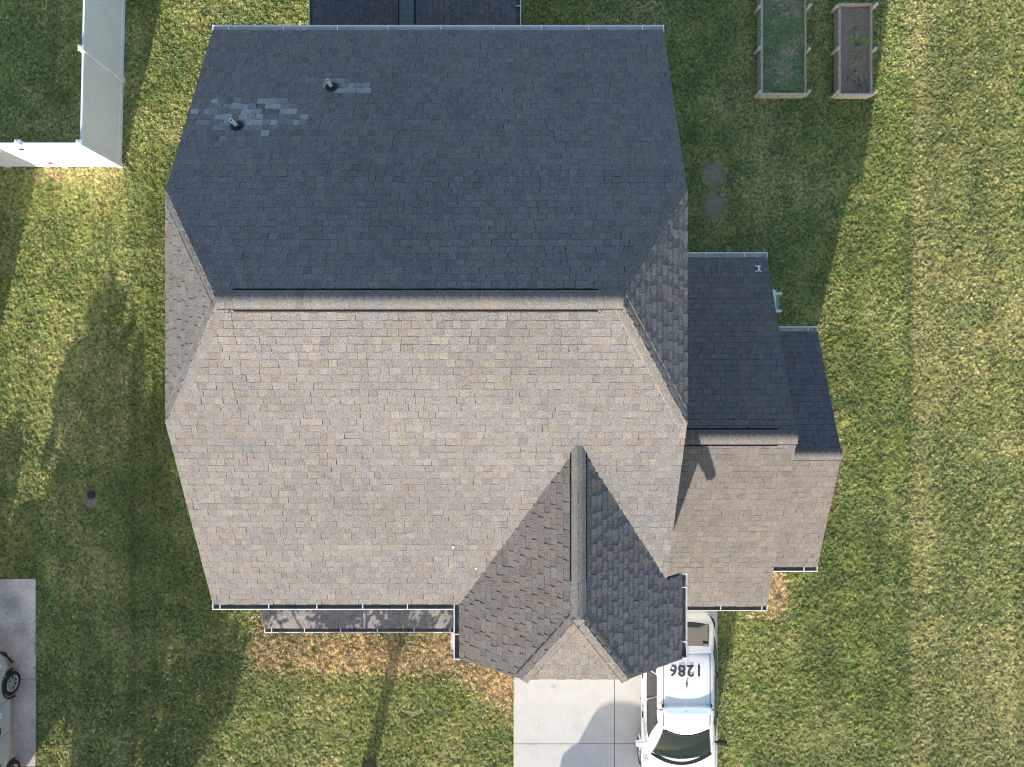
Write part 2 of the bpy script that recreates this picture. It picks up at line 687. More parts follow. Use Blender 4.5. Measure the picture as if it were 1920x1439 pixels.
def ridge_vent(parent, p0, p1, da, db, half=0.155, tabs=True):
    """black slotted strip showing on both sides of the ridge cap"""
    p0, p1 = Vector(p0), Vector(p1)
    d = (p1 - p0).normalized()
    mb = MB()
    for s in (Vector(da).normalized(), Vector(db).normalized()):
        n = d.cross(s)
        n = n if n.z > 0 else -n
        a = p0 + s * (half - 0.03)
        b = p1 + s * (half - 0.03)
        e = s * 0.064
        mb.add([a + n * 0.033, b + n * 0.033, b + e + n * 0.027, a + e + n * 0.027, a - n * 0.01, b - n * 0.01, b + e - n * 0.01, a + e - n * 0.01],
               [(0, 1, 2, 3), (3, 2, 6, 7), (0, 3, 7, 4), (1, 5, 6, 2)])
    v = mb.build("ridge_vent", M['vent_black'], parent)
    return v


def gutter(parent, p0, p1, out, hang=1.05, w=0.105, h=0.10, caps=(1, 1), phase=0.4, inside=None):
    """open gutter below an eave; p0->p1 at the roof edge, out = horizontal outward direction"""
    p0, p1, out = Vector(p0), Vector(p1), Vector(out).normalized()
    d = (p1 - p0).normalized()
    up = Vector((0, 0, 1))
    back = -0.03
    prof_out = [(back, -0.02), (back, -h), (w * 0.72, -h), (w, -0.035), (w, -0.012), (w + 0.014, -0.012), (w + 0.022, -0.03), (w + 0.018, -0.045), (w * 0.76, -h - 0.012), (back - 0.01, -h - 0.012), (back - 0.01, -0.02)]
    V, Fc, mi = [], [], []
    for p in (p0, p1):
        for a, z in prof_out:
            V.append(p + out * a + up * z)
    k = len(prof_out)
    for i in range(k):
        j = (i + 1) % k
        Fc.append((i, j, k + j, k + i))
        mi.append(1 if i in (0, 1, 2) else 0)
    for e, on in ((0, caps[0]), (k, caps[1])):
        if on:
            o = len(V)
            pp = p0 if e == 0 else p1
            sgn = -1 if e == 0 else 1
            q = [(back - 0.01, -0.012), (w + 0.022, -0.012), (w + 0.018, -0.045), (w * 0.76, -h - 0.014), (back - 0.01, -h - 0.014)]
            for dd in (0, 0.02):
                for a, z in q:
                    V.append(pp + out * a + up * z + d * (sgn * dd))
            m = len(q)
            Fc.append(tuple(o + i for i in range(m)))
            mi.append(0)
            Fc.append(tuple(o + m + i for i in range(m)))
            mi.append(0)
            for i in range(m):
                j = (i + 1) % m
                Fc.append((o + i, o + j, o + m + j, o + m + i))
                mi.append(0)
    me = mesh_from(V, Fc, "gutter")
    me.materials.append(M['white_metal'])
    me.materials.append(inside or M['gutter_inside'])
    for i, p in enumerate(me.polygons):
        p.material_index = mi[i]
    bm = bmesh.new()
    bm.from_mesh(me)
    bmesh.ops.recalc_face_normals(bm, faces=bm.faces)
    bm.to_mesh(me)
    bm.free()
    go = obj("gutter", me, None, parent)
    L = (p1 - p0).length
    s = phase
    while s < L - 0.1:
        hb = MB()
        c = p0 + d * s + out * ((back + w) / 2 + 0.01) + up * -0.012
        hb.obox(c, d * 0.010, out * ((w - back) / 2 + 0.006), up * 0.008)
        hb.build("hanger", M['white_metal'], go)
        s += hang * random.uniform(0.93, 1.07)
    return go


# ------------------------------------------------------------------ the house
house = empty("house", (-1.5, 1.36, 0))
tag(house, "large grey shingled two storey house with white gutters in the middle of the lawn", "house")
HOFF = Vector((1.5, -1.36, 0))
HP = bpy.data.objects.new("house_anchor", None)   # removed below


def hpar(o):
    """keep world placement while hanging a mesh built in world coordinates under the house"""
    return o


ZE = 5.4
XL, XR = -6.15, 3.11
YN, YS = 7.26, -4.536
YR = (YN + YS) / 2
SL = 0.52
ZR = ZE + SL * (YN - YR)
YC = 2.085
ZC = ZE + SL * ((YN - YR) - YC)
RX0, RX1 = -4.78, 1.76
house.location = (0, 0, 0)


def patch_special(ctr, c):
    s = (H - ctr.z) / F
    px, py = 960 + ctr.x / s, 719.5 - ctr.y / s
    hit = False
    if 187 < py < 213 and 362 < px < 545 + (py - 187) * 1.2:
        hit = True
    elif 213 <= py < 232 and 368 < px < 575:
        hit = True
    elif 232 <= py < 262 and 400 < px < 500 + (py < 246) * 35:
        hit = True
    elif 150 < py < 160 and 575 < px < 660:
        hit = True
    elif 160 <= py < 180 and 598 < px < 696:
        hit = True
    if hit:
        k = rng.random()
        if k < 0.36:
            return np.array((0.31, 0.315, 0.32)) * rng.uniform(0.85, 1.12)
        if k < 0.72:
            return np.array((0.20, 0.205, 0.21)) * rng.uniform(0.85, 1.15)
        if k < 0.78:
            return np.array((0.15, 0.125, 0.115))
    return c


sh = Shingles()
# south slope
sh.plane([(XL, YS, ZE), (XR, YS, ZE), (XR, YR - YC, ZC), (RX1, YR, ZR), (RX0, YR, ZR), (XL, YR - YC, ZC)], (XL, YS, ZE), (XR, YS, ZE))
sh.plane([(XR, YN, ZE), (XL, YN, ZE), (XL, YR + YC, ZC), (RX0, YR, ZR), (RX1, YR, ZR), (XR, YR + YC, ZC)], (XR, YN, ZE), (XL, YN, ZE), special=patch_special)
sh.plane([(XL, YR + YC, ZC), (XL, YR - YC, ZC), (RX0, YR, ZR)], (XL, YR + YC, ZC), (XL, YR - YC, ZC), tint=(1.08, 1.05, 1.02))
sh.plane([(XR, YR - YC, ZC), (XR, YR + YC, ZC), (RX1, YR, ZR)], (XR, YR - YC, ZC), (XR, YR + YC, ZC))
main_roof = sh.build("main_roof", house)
dS = Vector((0, -1, -SL)).normalized()
dN = Vector((0, 1, -SL)).normalized()
hipL = Vector((-(RX0 - XL), 0, -(ZR - ZC))).normalized()
hipR = Vector(((XR - RX1), 0, -(ZR - ZC))).normalized()


def perp(down, d):
    """direction on a slope, square to the hip line d, heading down the slope"""
    n = None
    v = Vector(down)
    return v


def slope_perp(d, nrm, towards):
    s = Vector(nrm).cross(Vector(d)).normalized()
    return s if s.dot(Vector(towards)) > 0 else -s


nS = Vector((0, -SL, 1)).normalized()
nN = Vector((0, SL, 1)).normalized()
kL = (ZR - ZC) / (RX0 - XL)
kR = (ZR - ZC) / (XR - RX1)
nL = Vector((-kL, 0, 1)).normalized()
nR = Vector((kR, 0, 1)).normalized()
for (pa, pb, n1, t1, n2, t2) in (
        ((XL, YR + YC, ZC), (RX0, YR, ZR), nN, (1, 1, 0), nL, (-1, -1, 0)),
        ((XL, YR - YC, ZC), (RX0, YR, ZR), nS, (1, -1, 0), nL, (-1, 1, 0)),
        ((XR, YR + YC, ZC), (RX1, YR, ZR), nN, (-1, 1, 0), nR, (1, -1, 0)),
        ((XR, YR - YC, ZC), (RX1, YR, ZR), nS, (-1, -1, 0), nR, (1, 1, 0))):
    d = (Vector(pb) - Vector(pa)).normalized()
    cap_strip("hip_cap", main_roof, pa, pb, slope_perp(d, n1, t1), slope_perp(d, n2, t2), half=0.16, lift=0.014, rib=0, sag=0.6, ext=-0.02, xlim=(XL - 0.012, XR + 0.012))
vx0, vx1 = P(435, 0, ZR).x, P(1122, 0, ZR).x
cap_strip("ridge_cap", main_roof, (RX0 - 0.03, YR, ZR), (RX1 + 0.03, YR, ZR), dN, dS, half=0.165, lift=0.034, rib=0.003, sag=0.5)
ridge_vent(main_roof, (vx0, YR, ZR), (vx1, YR, ZR), dN, dS, half=0.165)

# plumbing vents on the rear slope
for (px, py) in ((622, 164), (445, 237)):
    # point on the north slope
    y = 4.0
    for _ in range(30):
        z = ZE + SL * (YN - y)
        y = -(py - 719.5) * (H - z) / F
    z = ZE + SL * (YN - y)
    b = Vector(((px - 960) * (H - z) / F, y, z))
    mb = MB()
    mb.tube([b + Vector((0, 0, -0.05)), b + Vector((0, 0, 0.31))], 0.036, 14, cap=False)
    mb.tube([b + Vector((0, 0, 0.31)), b + Vector((0, 0, -0.05))], 0.026, 14, cap=False)
    mb.lathe(b + Vector((0, 0, 0.31)), (0, 0, 1), [(0.026, 0), (0.036, 0)], 14)
    pipe = mb.build("vent_pipe", M['pvc'], main_roof, smooth=False)
    pipe["label"] = "white plastic vent pipe with black rubber boot"
    bt = MB()
    bt.lathe(b + nN * 0.006 - Vector((0, 0, 0.0)), nN, [(0.0, 0.012), (0.125, 0.012), (0.125, -0.01)], 24)
    bt.lathe(b, (0, 0, 1), [(0.09, -0.02), (0.075, 0.06), (0.042, 0.085), (0.037, 0.085)], 18)
    bt.build("boot", M['rubber'], pipe)

# front cross gable
GX0, GX1, GXM = -1.075, 3.488, 1.2065
GS = 0.785
GZR = ZE + GS * (GXM - GX0)
GYF = -5.666
GYH = -4.21
GYB = YS + (GZR - ZE) / SL
gcx = 0.1846
gcz = ZE + GS * (gcx - GX0)
gcx2 = 2 * GXM - gcx
sh = Shingles()
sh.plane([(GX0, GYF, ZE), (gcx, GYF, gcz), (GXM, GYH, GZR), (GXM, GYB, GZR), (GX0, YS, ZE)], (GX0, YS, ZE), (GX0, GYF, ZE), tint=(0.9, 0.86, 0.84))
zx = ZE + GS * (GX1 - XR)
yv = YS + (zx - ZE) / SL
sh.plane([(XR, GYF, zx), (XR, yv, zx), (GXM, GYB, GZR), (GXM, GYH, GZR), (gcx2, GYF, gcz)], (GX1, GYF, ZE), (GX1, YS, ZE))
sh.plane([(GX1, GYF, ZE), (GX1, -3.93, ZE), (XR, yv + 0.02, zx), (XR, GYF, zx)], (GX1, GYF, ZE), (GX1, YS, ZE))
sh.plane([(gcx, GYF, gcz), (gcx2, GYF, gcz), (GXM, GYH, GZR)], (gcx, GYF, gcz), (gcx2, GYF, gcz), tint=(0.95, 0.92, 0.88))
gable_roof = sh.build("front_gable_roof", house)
ndW = Vector((-GS, 0, 1)).normalized()
ndE = Vector((GS, 0, 1)).normalized()
kF = (GZR - gcz) / (GYH - GYF)
ndF = Vector((0, -kF, 1)).normalized()
dW = Vector((-1, 0, -GS)).normalized()
dE = Vector((1, 0, -GS)).normalized()
for (pa, n1, t1, t2) in (((gcx, GYF, gcz), ndW, (-1, 0.6, 0), (1, -0.6, 0)), ((gcx2, GYF, gcz), ndE, (1, 0.6, 0), (-1, -0.6, 0))):
    pb = (GXM, GYH, GZR)
    d = (Vector(pb) - Vector(pa)).normalized()
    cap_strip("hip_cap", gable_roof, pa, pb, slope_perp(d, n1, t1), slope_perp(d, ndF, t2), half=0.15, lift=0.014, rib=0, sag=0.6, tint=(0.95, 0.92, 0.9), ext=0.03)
cap_strip("ridge_cap", gable_roof, (GXM, GYH - 0.05, GZR), (GXM, GYB - 0.04, GZR), dW, dE, half=0.135, lift=0.036, sag=0.8, rib=0, seg=0.3, tint=(1.12, 1.16, 1.13))
ridge_vent(gable_roof, (GXM, GYH + 0.62, GZR), (GXM, GYB - 0.06, GZR), dW, dE, half=0.138, tabs=False)

# side wing (right) and its small bay
WZ, WX1, WYN, WYS = 3.0, 6.105, 3.02, -5.33
WYR = (WYN + WYS) / 2
WS = 0.431
WZR = WZ + WS * (WYN - WYR)
sh = Shingles()
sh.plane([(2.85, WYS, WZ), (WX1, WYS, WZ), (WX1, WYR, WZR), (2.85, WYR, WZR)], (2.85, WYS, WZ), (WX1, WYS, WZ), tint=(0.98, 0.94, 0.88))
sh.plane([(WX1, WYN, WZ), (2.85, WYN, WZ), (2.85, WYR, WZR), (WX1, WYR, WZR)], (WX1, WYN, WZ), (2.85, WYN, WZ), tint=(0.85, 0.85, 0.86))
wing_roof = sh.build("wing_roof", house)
wS = Vector((0, -1, -WS)).normalized()
wN = Vector((0, 1, -WS)).normalized()
cap_strip("ridge_cap", wing_roof, (2.9, WYR, WZR), (WX1, WYR, WZR), wN, wS, half=0.165, lift=0.034, rib=0.003, sag=0.5)
ridge_vent(wing_roof, (2.9, WYR, WZR), (P(1460, 0, WZR).x, WYR, WZR), wN, wS, half=0.165, tabs=False)
BZ, BX1, BYN, BYS = 2.7, 7.435, 1.267, -4.465
BYR = (BYN + BYS) / 2
BS = 0.45
BZR = BZ + BS * (BYN - BYR)
sh = Shingles()
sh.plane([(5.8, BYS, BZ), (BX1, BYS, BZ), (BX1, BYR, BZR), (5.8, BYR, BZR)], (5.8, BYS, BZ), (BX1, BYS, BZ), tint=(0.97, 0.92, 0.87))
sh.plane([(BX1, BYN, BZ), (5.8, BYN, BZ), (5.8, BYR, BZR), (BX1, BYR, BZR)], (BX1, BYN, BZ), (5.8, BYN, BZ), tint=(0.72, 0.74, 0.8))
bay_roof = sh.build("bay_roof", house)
bS = Vector((0, -1, -BS)).normalized()
bN = Vector((0, 1, -BS)).normalized()
cap_strip("ridge_cap", bay_roof, (5.95, BYR, BZR), (BX1, BYR, BZR), bN, bS, half=0.15, lift=0.018, rib=0.003, sag=0.5)

# porch roof and rear sunroom roof
sh = Shingles()
PX0, PZ, PYS = -6.02, 2.7, -5.96
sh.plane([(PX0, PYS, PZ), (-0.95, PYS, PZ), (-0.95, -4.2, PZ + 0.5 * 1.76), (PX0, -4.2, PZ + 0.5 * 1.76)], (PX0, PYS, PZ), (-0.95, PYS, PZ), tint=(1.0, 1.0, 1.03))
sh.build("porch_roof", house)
sh = Shingles()
SX0, SX1, SXM, SZ = -4.75, 0.09, -2.33, 3.0
SSl = 0.55
SZR = SZ + SSl * (SX1 - SXM)
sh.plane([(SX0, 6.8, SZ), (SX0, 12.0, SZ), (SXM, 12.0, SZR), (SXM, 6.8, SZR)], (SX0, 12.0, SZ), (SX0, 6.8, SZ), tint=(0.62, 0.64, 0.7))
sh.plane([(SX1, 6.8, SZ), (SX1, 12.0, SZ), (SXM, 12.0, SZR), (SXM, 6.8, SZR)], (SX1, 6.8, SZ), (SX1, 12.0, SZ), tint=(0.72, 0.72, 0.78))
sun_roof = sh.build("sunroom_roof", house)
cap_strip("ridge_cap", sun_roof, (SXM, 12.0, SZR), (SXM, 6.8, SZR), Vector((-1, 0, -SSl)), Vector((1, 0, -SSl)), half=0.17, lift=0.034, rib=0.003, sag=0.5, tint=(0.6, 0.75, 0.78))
ridge_vent(sun_roof, (SXM, 12.0, SZR), (SXM, 6.8, SZR), Vector((-1, 0, -SSl)), Vector((1, 0, -SSl)), half=0.17, tabs=False)

# mounting bracket screwed to the wing roof
y = 2.8
for _ in range(20):
    z = WZ + WS * (WYN - y)
    y = -(505 - 719.5) * (H - z) / F
bc = Vector(((1421 - 960) * (H - z) / F, y, z))
nW = Vector((0, WS, 1)).normalized()
vW = Vector((0, 1, -WS)).normalized()
mb = MB()
for s, hw in ((1, 0.07), (-1, 0.075)):
    mb.obox(bc + vW * (0.07 * s) + nW * 0.014, (hw, 0, 0), vW * 0.016, nW * 0.005)
mb.add([bc + Vector((a, 0, 0)) + vW * b + nW * c for a, b, c in ((-0.03, -0.07, 0.02), (0.05, -0.07, 0.02), (0.035, 0.0, 0.06), (0.055, 0.07, 0.02), (-0.035, 0.07, 0.02), (-0.015, 0.0, 0.06))],
       [(0, 1, 2, 5), (5, 2, 3, 4)])
mb.obox(bc + nW * 0.03 + Vector((0.01, 0, 0)), (0.028, 0, 0), vW * 0.07, nW * 0.02)
mb.build("mounting_bracket", M['galv'], wing_roof)

# gutters
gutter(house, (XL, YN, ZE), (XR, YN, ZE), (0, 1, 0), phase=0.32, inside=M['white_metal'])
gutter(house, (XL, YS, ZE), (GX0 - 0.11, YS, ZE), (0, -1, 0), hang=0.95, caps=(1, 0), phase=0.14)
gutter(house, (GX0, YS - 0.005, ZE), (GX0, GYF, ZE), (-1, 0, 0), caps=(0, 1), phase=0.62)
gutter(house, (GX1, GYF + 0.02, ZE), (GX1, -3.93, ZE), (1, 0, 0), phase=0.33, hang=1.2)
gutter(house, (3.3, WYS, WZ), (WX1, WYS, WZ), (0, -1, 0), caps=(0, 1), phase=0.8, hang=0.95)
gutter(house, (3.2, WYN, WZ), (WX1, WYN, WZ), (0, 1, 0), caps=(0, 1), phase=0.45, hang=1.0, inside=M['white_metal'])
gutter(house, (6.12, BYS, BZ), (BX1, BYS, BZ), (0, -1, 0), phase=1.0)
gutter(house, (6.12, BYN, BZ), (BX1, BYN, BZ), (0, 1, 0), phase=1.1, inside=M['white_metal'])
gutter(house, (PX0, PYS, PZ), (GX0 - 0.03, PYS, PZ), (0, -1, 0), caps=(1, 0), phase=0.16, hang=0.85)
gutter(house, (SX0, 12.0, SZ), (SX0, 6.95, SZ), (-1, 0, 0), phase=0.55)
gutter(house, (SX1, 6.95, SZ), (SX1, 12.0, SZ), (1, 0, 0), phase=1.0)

# walls: lap siding boxes under the roofs
WXL, WXR, WYSo, WYNo = -6.0, 2.95, -4.2, 6.92


def gable_wall(name, x0, x1, y0, y1, ze, over, slope, axis='x', clip=None):
    """box with gable ends; ridge along axis"""
    mb = MB()
    if axis == 'x':
        ym = (y0 + y1) / 2
        zt = ze + slope * (ym - y0)
        prof = [(y0, -0.1), (y0, ze), (ym, zt), (y1, ze), (y1, -0.1)]
        if clip:
            yc = (clip - ze) / slope
            prof = [(y0, -0.1), (y0, ze), (y0 + yc, clip), (y1 - yc, clip), (y1, ze), (y1, -0.1)]
        vs = [(x, a, b) for x in (x0, x1) for a, b in prof]
    else:
        xm = (x0 + x1) / 2
        zt = ze + slope * (xm - x0)
        prof = [(x0, -0.1), (x0, ze), (xm, zt), (x1, ze), (x1, -0.1)]
        if clip:
            xc = (clip - ze) / slope
            prof = [(x0, -0.1), (x0, ze), (x0 + xc, clip), (x1 - xc, clip), (x1, ze), (x1, -0.1)]
        vs = [(a, y, b) for y in (y0, y1) for a, b in prof]
    k = len(prof)
    fs = [tuple(range(k)), tuple(range(k, 2 * k))] + [(i, (i + 1) % k, k + (i + 1) % k, k + i) for i in range(k)]
    mb.add(vs, fs)
    return mb.build(name, M['siding'], house)


dz = 0.14
gable_wall("wall", WXL, WXR, WYSo, WYNo, ZE + SL * 0.34 - dz, 0, SL, 'x', clip=ZC - 0.2)
gable_wall("wall", GX0 + 0.30, GX1 - 0.30, -5.38, -4.0, ZE + GS * 0.30 - dz, 0, GS, 'y', clip=gcz - 0.2)
gable_wall("wall", 2.9, 5.95, -4.98, 2.68, WZ + WS * 0.35 - dz, 0, WS, 'x')
gable_wall("wall", 5.9, 7.25, -4.15, 0.95, BZ + BS * 0.32 - dz, 0, BS, 'x')
gable_wall("wall", SX0 + 0.3, SX1 - 0.3, 6.8, 11.8, SZ + SSl * 0.3 - dz, 0, SSl, 'y')
# porch posts, garage door, front door, windows
for x in (-5.7, -4.1, -2.5):
    mb = MB()
    mb.box(x - 0.07, x + 0.07, -5.85, -5.71, 0, 2.62)
    mb.box(x - 0.1, x + 0.1, -5.88, -5.68, 0, 0.2)
    mb.build("porch_post", M['trim'], house, bevel=0.006)
mb = MB()
mb.box(-5.95, -0.8, -5.9, -4.2, -0.05, 0.15)
mb.build("porch_floor", M['concrete'], house)
mb = MB()
for r in range(4):
    for c in range(4):
        mb.box(0.35 + c * 0.43, 0.35 + c * 0.43 + 0.40, -5.42, -5.38, 0.03 + r * 0.53, 0.03 + r * 0.53 + 0.5)
mb.box(0.3, 2.1, -5.41, -5.38, 0.0, 2.15)
mb.build("garage_door", M['trim'], house, bevel=0.01)
d = MB().box(-2.6, -1.7, -4.24, -4.2, 0.15, 2.2).build("front_door", M['door_paint'], house, bevel=0.01)
MB().tube([(-1.8, -4.29, 1.15), (-1.8, -4.29, 1.3)], 0.015).build("handle", M['galv'], d)


def window(x, z, w, h, y, face):
    f = MB()
    s = face
    f.box(x - w / 2 - 0.06, x + w / 2 + 0.06, min(y, y + s * 0.05), max(y, y + s * 0.05), z - 0.06, z)
    f.box(x - w / 2 - 0.06, x + w / 2 + 0.06, min(y, y + s * 0.05), max(y, y + s * 0.05), z + h, z + h + 0.08)
    for xx in (x - w / 2 - 0.06, x - 0.015, x + w / 2):
        ww = 0.03 if abs(xx - x) < 0.05 else 0.06
        f.box(xx, xx + ww, min(y, y + s * 0.045), max(y, y + s * 0.045), z, z + h)
    fo = f.build("window", M['trim'], house)
    MB().box(x - w / 2, x + w / 2, min(y, y + s * 0.02), max(y, y + s * 0.02), z, z + h).build("pane", M['pane'], fo)


for x in (-5.0, -3.4, -1.9):
    window(x, 3.9, 0.9, 1.1, WYSo, -1)
for x in (-5.2, 1.4):
    window(x, 3.6, 1.0, 1.3, WYNo, 1)
window(1.2, 3.2, 1.6, 1.2, -5.38, -1)

# ------------------------------------------------------------------ vinyl fence
FZ = 1.88
fc = P(228, 312)
fb = Vector((P(240, 0).x, 14.5, 0))
fence = empty("fence")
tag(fence, "tall white vinyl privacy fence running up the lawn from its corner post", "fence")


def fence_run(parent, a, b, posts, panels, ztop=FZ):
    a, b = Vector(a), Vector(b)
    d = (b - a).normalized()
    n = Vector((-d.y, d.x, 0))
    L = (b - a).length
    for (s0, s1) in panels:
        mb = MB()
        k = s0
        while k < s1 - 0.01:
            e = min(k + 0.15, s1)
            mb.obox(a + d * ((k + e) / 2) + Vector((0, 0, (ztop + 0.05) / 2)), d * ((e - k) / 2 - 0.003), n * 0.011, (0, 0, (ztop - 0.09) / 2))
            k = e
        mb.obox(a + d * ((s0 + s1) / 2) + Vector((0, 0, (ztop) / 2)), d * ((s1 - s0) / 2), n * 0.006, (0, 0, (ztop - 0.12) / 2))
        mb.build("panel", M['vinyl'], parent)
        for zc, hz in ((ztop - 0.06, 0.07), (0.10, 0.07)):
            rl = MB()
            rl.obox(a + d * ((s0 + s1) / 2) + Vector((0, 0, zc)), d * ((s1 - s0) / 2), n * 0.026, (0, 0, hz))
            rl.build("rail", M['vinyl'], parent, bevel=0.004)
    for s in posts:
        fence_post(parent, a + d * s, d, n, ztop)


def fence_post(parent, c, d, n, ztop):
    mb = MB()
    mb.obox(c + Vector((0, 0, (ztop + 0.07) / 2)), d * 0.063, n * 0.063, (0, 0, (ztop + 0.07) / 2))
    p = mb.build("post", M['vinyl'], parent, bevel=0.004)
    cp = MB()
    z = ztop + 0.07
    q = [c + d * (0.075 * sx) + n * (0.075 * sy) + Vector((0, 0, z)) for sx, sy in ((-1, -1), (1, -1), (1, 1), (-1, 1))]
    q2 = [x + Vector((0, 0, 0.03)) for x in q]
    cp.add(q + q2 + [c + Vector((0, 0, z + 0.075))], [(0, 1, 5, 4), (1, 2, 6, 5), (2, 3, 7, 6), (3, 0, 4, 7), (4, 5, 8), (5, 6, 8), (6, 7, 8), (7, 4, 8), (3, 2, 1, 0)])
    cp.build("post_cap", M['vinyl'], p)


s1 = (P(231, 152) - fc).length
fence_run(fence, fc, fb, [0, s1, 2 * s1 + 0.02, 3 * s1], [(0.06, s1 - 0.06), (s1 + 0.06, 2 * s1 - 0.04), (2 * s1 + 0.08, 3 * s1 - 0.06)])
# front run: one fixed panel is the wide gate between corner post and hinge post, then more fence
gx_h = P(124, 0).x
gate = empty("fence_gate")
tag(gate, "white vinyl gate with black latch and hinge closing the gap at the fence corner", "gate")
gs0, gs1 = P(18, 0).x, fc.x
a = Vector((fc.x, fc.y, 0))
Lg = fc.x - gx_h
fence_run(fence, a, a + Vector((-Lg, 0, 0)), [Lg], [(0.06, Lg - 0.06)])
gd0, gd1 = gx_h - 0.08, P(18, 0).x + 0.07
fence_run(gate, (gd0, fc.y, 0), (gd1, fc.y, 0), [], [(0.0, gd0 - gd1)])
for px, zz in ((30, 1.78), (108, 0.25)):
    pass
for zz in (1.5, 0.35):
    hb = MB()
    hb.box(gd0 - 0.18, gd0 + 0.1, fc.y - 0.045, fc.y - 0.028, zz, zz + 0.06)
    hb.tube([(gd0 + 0.02, fc.y - 0.05, zz - 0.03), (gd0 + 0.02, fc.y - 0.05, zz + 0.09)], 0.014)
    hb.build("hinge", M['iron'], gate)
hb = MB()
hb.box(gd1 - 0.05, gd1 + 0.14, fc.y - 0.06, fc.y - 0.028, 1.5, 1.56)
hb.box(gd1 + 0.02, gd1 + 0.08, fc.y - 0.08, fc.y - 0.03, 1.42, 1.62)
hb.build("latch", M['iron'], gate)
fence2 = empty("fence")
tag(fence2, "short white vinyl fence section left of the gate, half in shade", "fence")
fence_run(fence2, (P(18, 0).x, fc.y, 0), (P(18, 0).x - 4.8, fc.y, 0), [0, 2.4, 4.8], [(0.06, 2.34), (2.46, 4.74)])

# ------------------------------------------------------------------ raised beds
def raised_bed(cx0, cx1, y0, y1, h, label, stakes, fill, wl, wr, pale_front):
    root = empty("raised_bed", ((cx0 + cx1) / 2, (y0 + y1) / 2, 0))
    tag(root, label, "garden bed")
    off = -root.location
    T = 0.05

    def bd(x0, x1, ya, yb, m, name="side_board"):
        mb = MB()
        mb.box(x0, x1, ya, yb, 0, h)
        o = mb.build(name, m, root, bevel=0.006)
        o.location = off
        return o
    bd(cx0, cx0 + wl, y0, y1, M['wood'])
    bd(cx1 - wr, cx1, y0, y1, M['wood'])
    bd(cx0 - 0.01, cx1 + 0.01, y0 - T, y0 - 0.002, M['wood_pale'] if pale_front else M['wood'], "end_board")
    bd(cx0 - 0.01, cx1 + 0.01, y1 + 0.002, y1 + T, M['wood'], "end_board")
    for (sx, sy) in stakes:
        mb = MB()
        z1 = h + random.uniform(0.08, 0.16)
        e = 0.045
        mb.box(sx - e, sx + e, sy - 0.03, sy + 0.03, 0, z1)
        o = mb.build("stake", M['wood_pale'], root, bevel=0.008)
        o.location = off
    mb = MB()
    nx, ny = 22, 60
    vs, fs = [], []
    for j in range(ny + 1):
        for i in range(nx + 1):
            x = cx0 + wl + (cx1 - wr - cx0 - wl) * i / nx
            y = y0 + (y1 - y0) * j / ny
            z = fill + 0.03 * (float(vnoise(x, y, 0.12, 3)) - 0.5) + 0.03 * (float(vnoise(x, y, 0.5, 4)) - 0.5)
            vs.append((x, y, z))
    for j in range(ny):
        for i in range(nx):
            k = j * (nx + 1) + i
            fs.append((k, k + 1, k + nx + 2, k + nx + 1))
    mb.add(vs, fs)
    s = mb.build("soil", M['soil'], root)
    s.location = off
    return root


b1x0, b1x1 = P(1426, 0, 0.3).x, P(1512, 0, 0.3).x
b1y0 = P(0, 174, 0.3).y
b2x0, b2x1 = P(1572, 0, 0.3).x, P(1636, 0, 0.3).x
b2y0, b2y1 = P(0, 175, 0.3).y, P(0, 9, 0.3).y
raised_bed(b1x0, b1x1, b1y0, b1y0 + 3.6, 0.30, "grass filled timber raised bed nearer the house roof", [(b1x0 - 0.06, b1y0 - 0.01), (b1x1 + 0.06, b1y0 + 0.02), (b1x0 - 0.06, b1y0 + 1.2), (b1x1 + 0.06, b1y0 + 1.2), (b1x0 - 0.06, b1y0 + 2.35), (b1x1 + 0.06, b1y0 + 2.38)], 0.20, 0.075, 0.05, True)
raised_bed(b2x0, b2x1, b2y0, b2y1, 0.30, "narrow timber raised bed of bare brown soil with small seedlings", [(b2x0 - 0.06, b2y0 + 0.0), (b2x1 + 0.06, b2y0 + 0.02), (b2x0 - 0.06, b2y0 + 1.2), (b2x1 + 0.06, b2y0 + 1.22), (b2x0 - 0.06, b2y1 - 0.06), (b2x1 + 0.06, b2y1 - 0.03)], 0.19, 0.075, 0.055, True)


def leaf_mesh(specs):
    """specs: (centre, direction, up, length, width, colour) -> folded pointed leaves"""
    V, Fc, C = [], [], []
    for c, d, up, L, W, col in specs:
        c, d, up = Vector(c), Vector(d).normalized(), Vector(up).normalized()
        s = d.cross(up).normalized()
        up = s.cross(d)
        o = len(V)
        V += [c, c + d * L * 0.5 + s * W * 0.5 + up * W * 0.12, c + d * L - up * L * 0.12, c + d * L * 0.5 - s * W * 0.5 + up * W * 0.12, c + d * L * 0.5]
        Fc += [(o, o + 4, o + 1), (o + 4, o + 2, o + 1), (o, o + 3, o + 4), (o + 4, o + 3, o + 2)]
        C += [col] * 5
    return mesh_from(V, Fc, "leaf", cols=C)


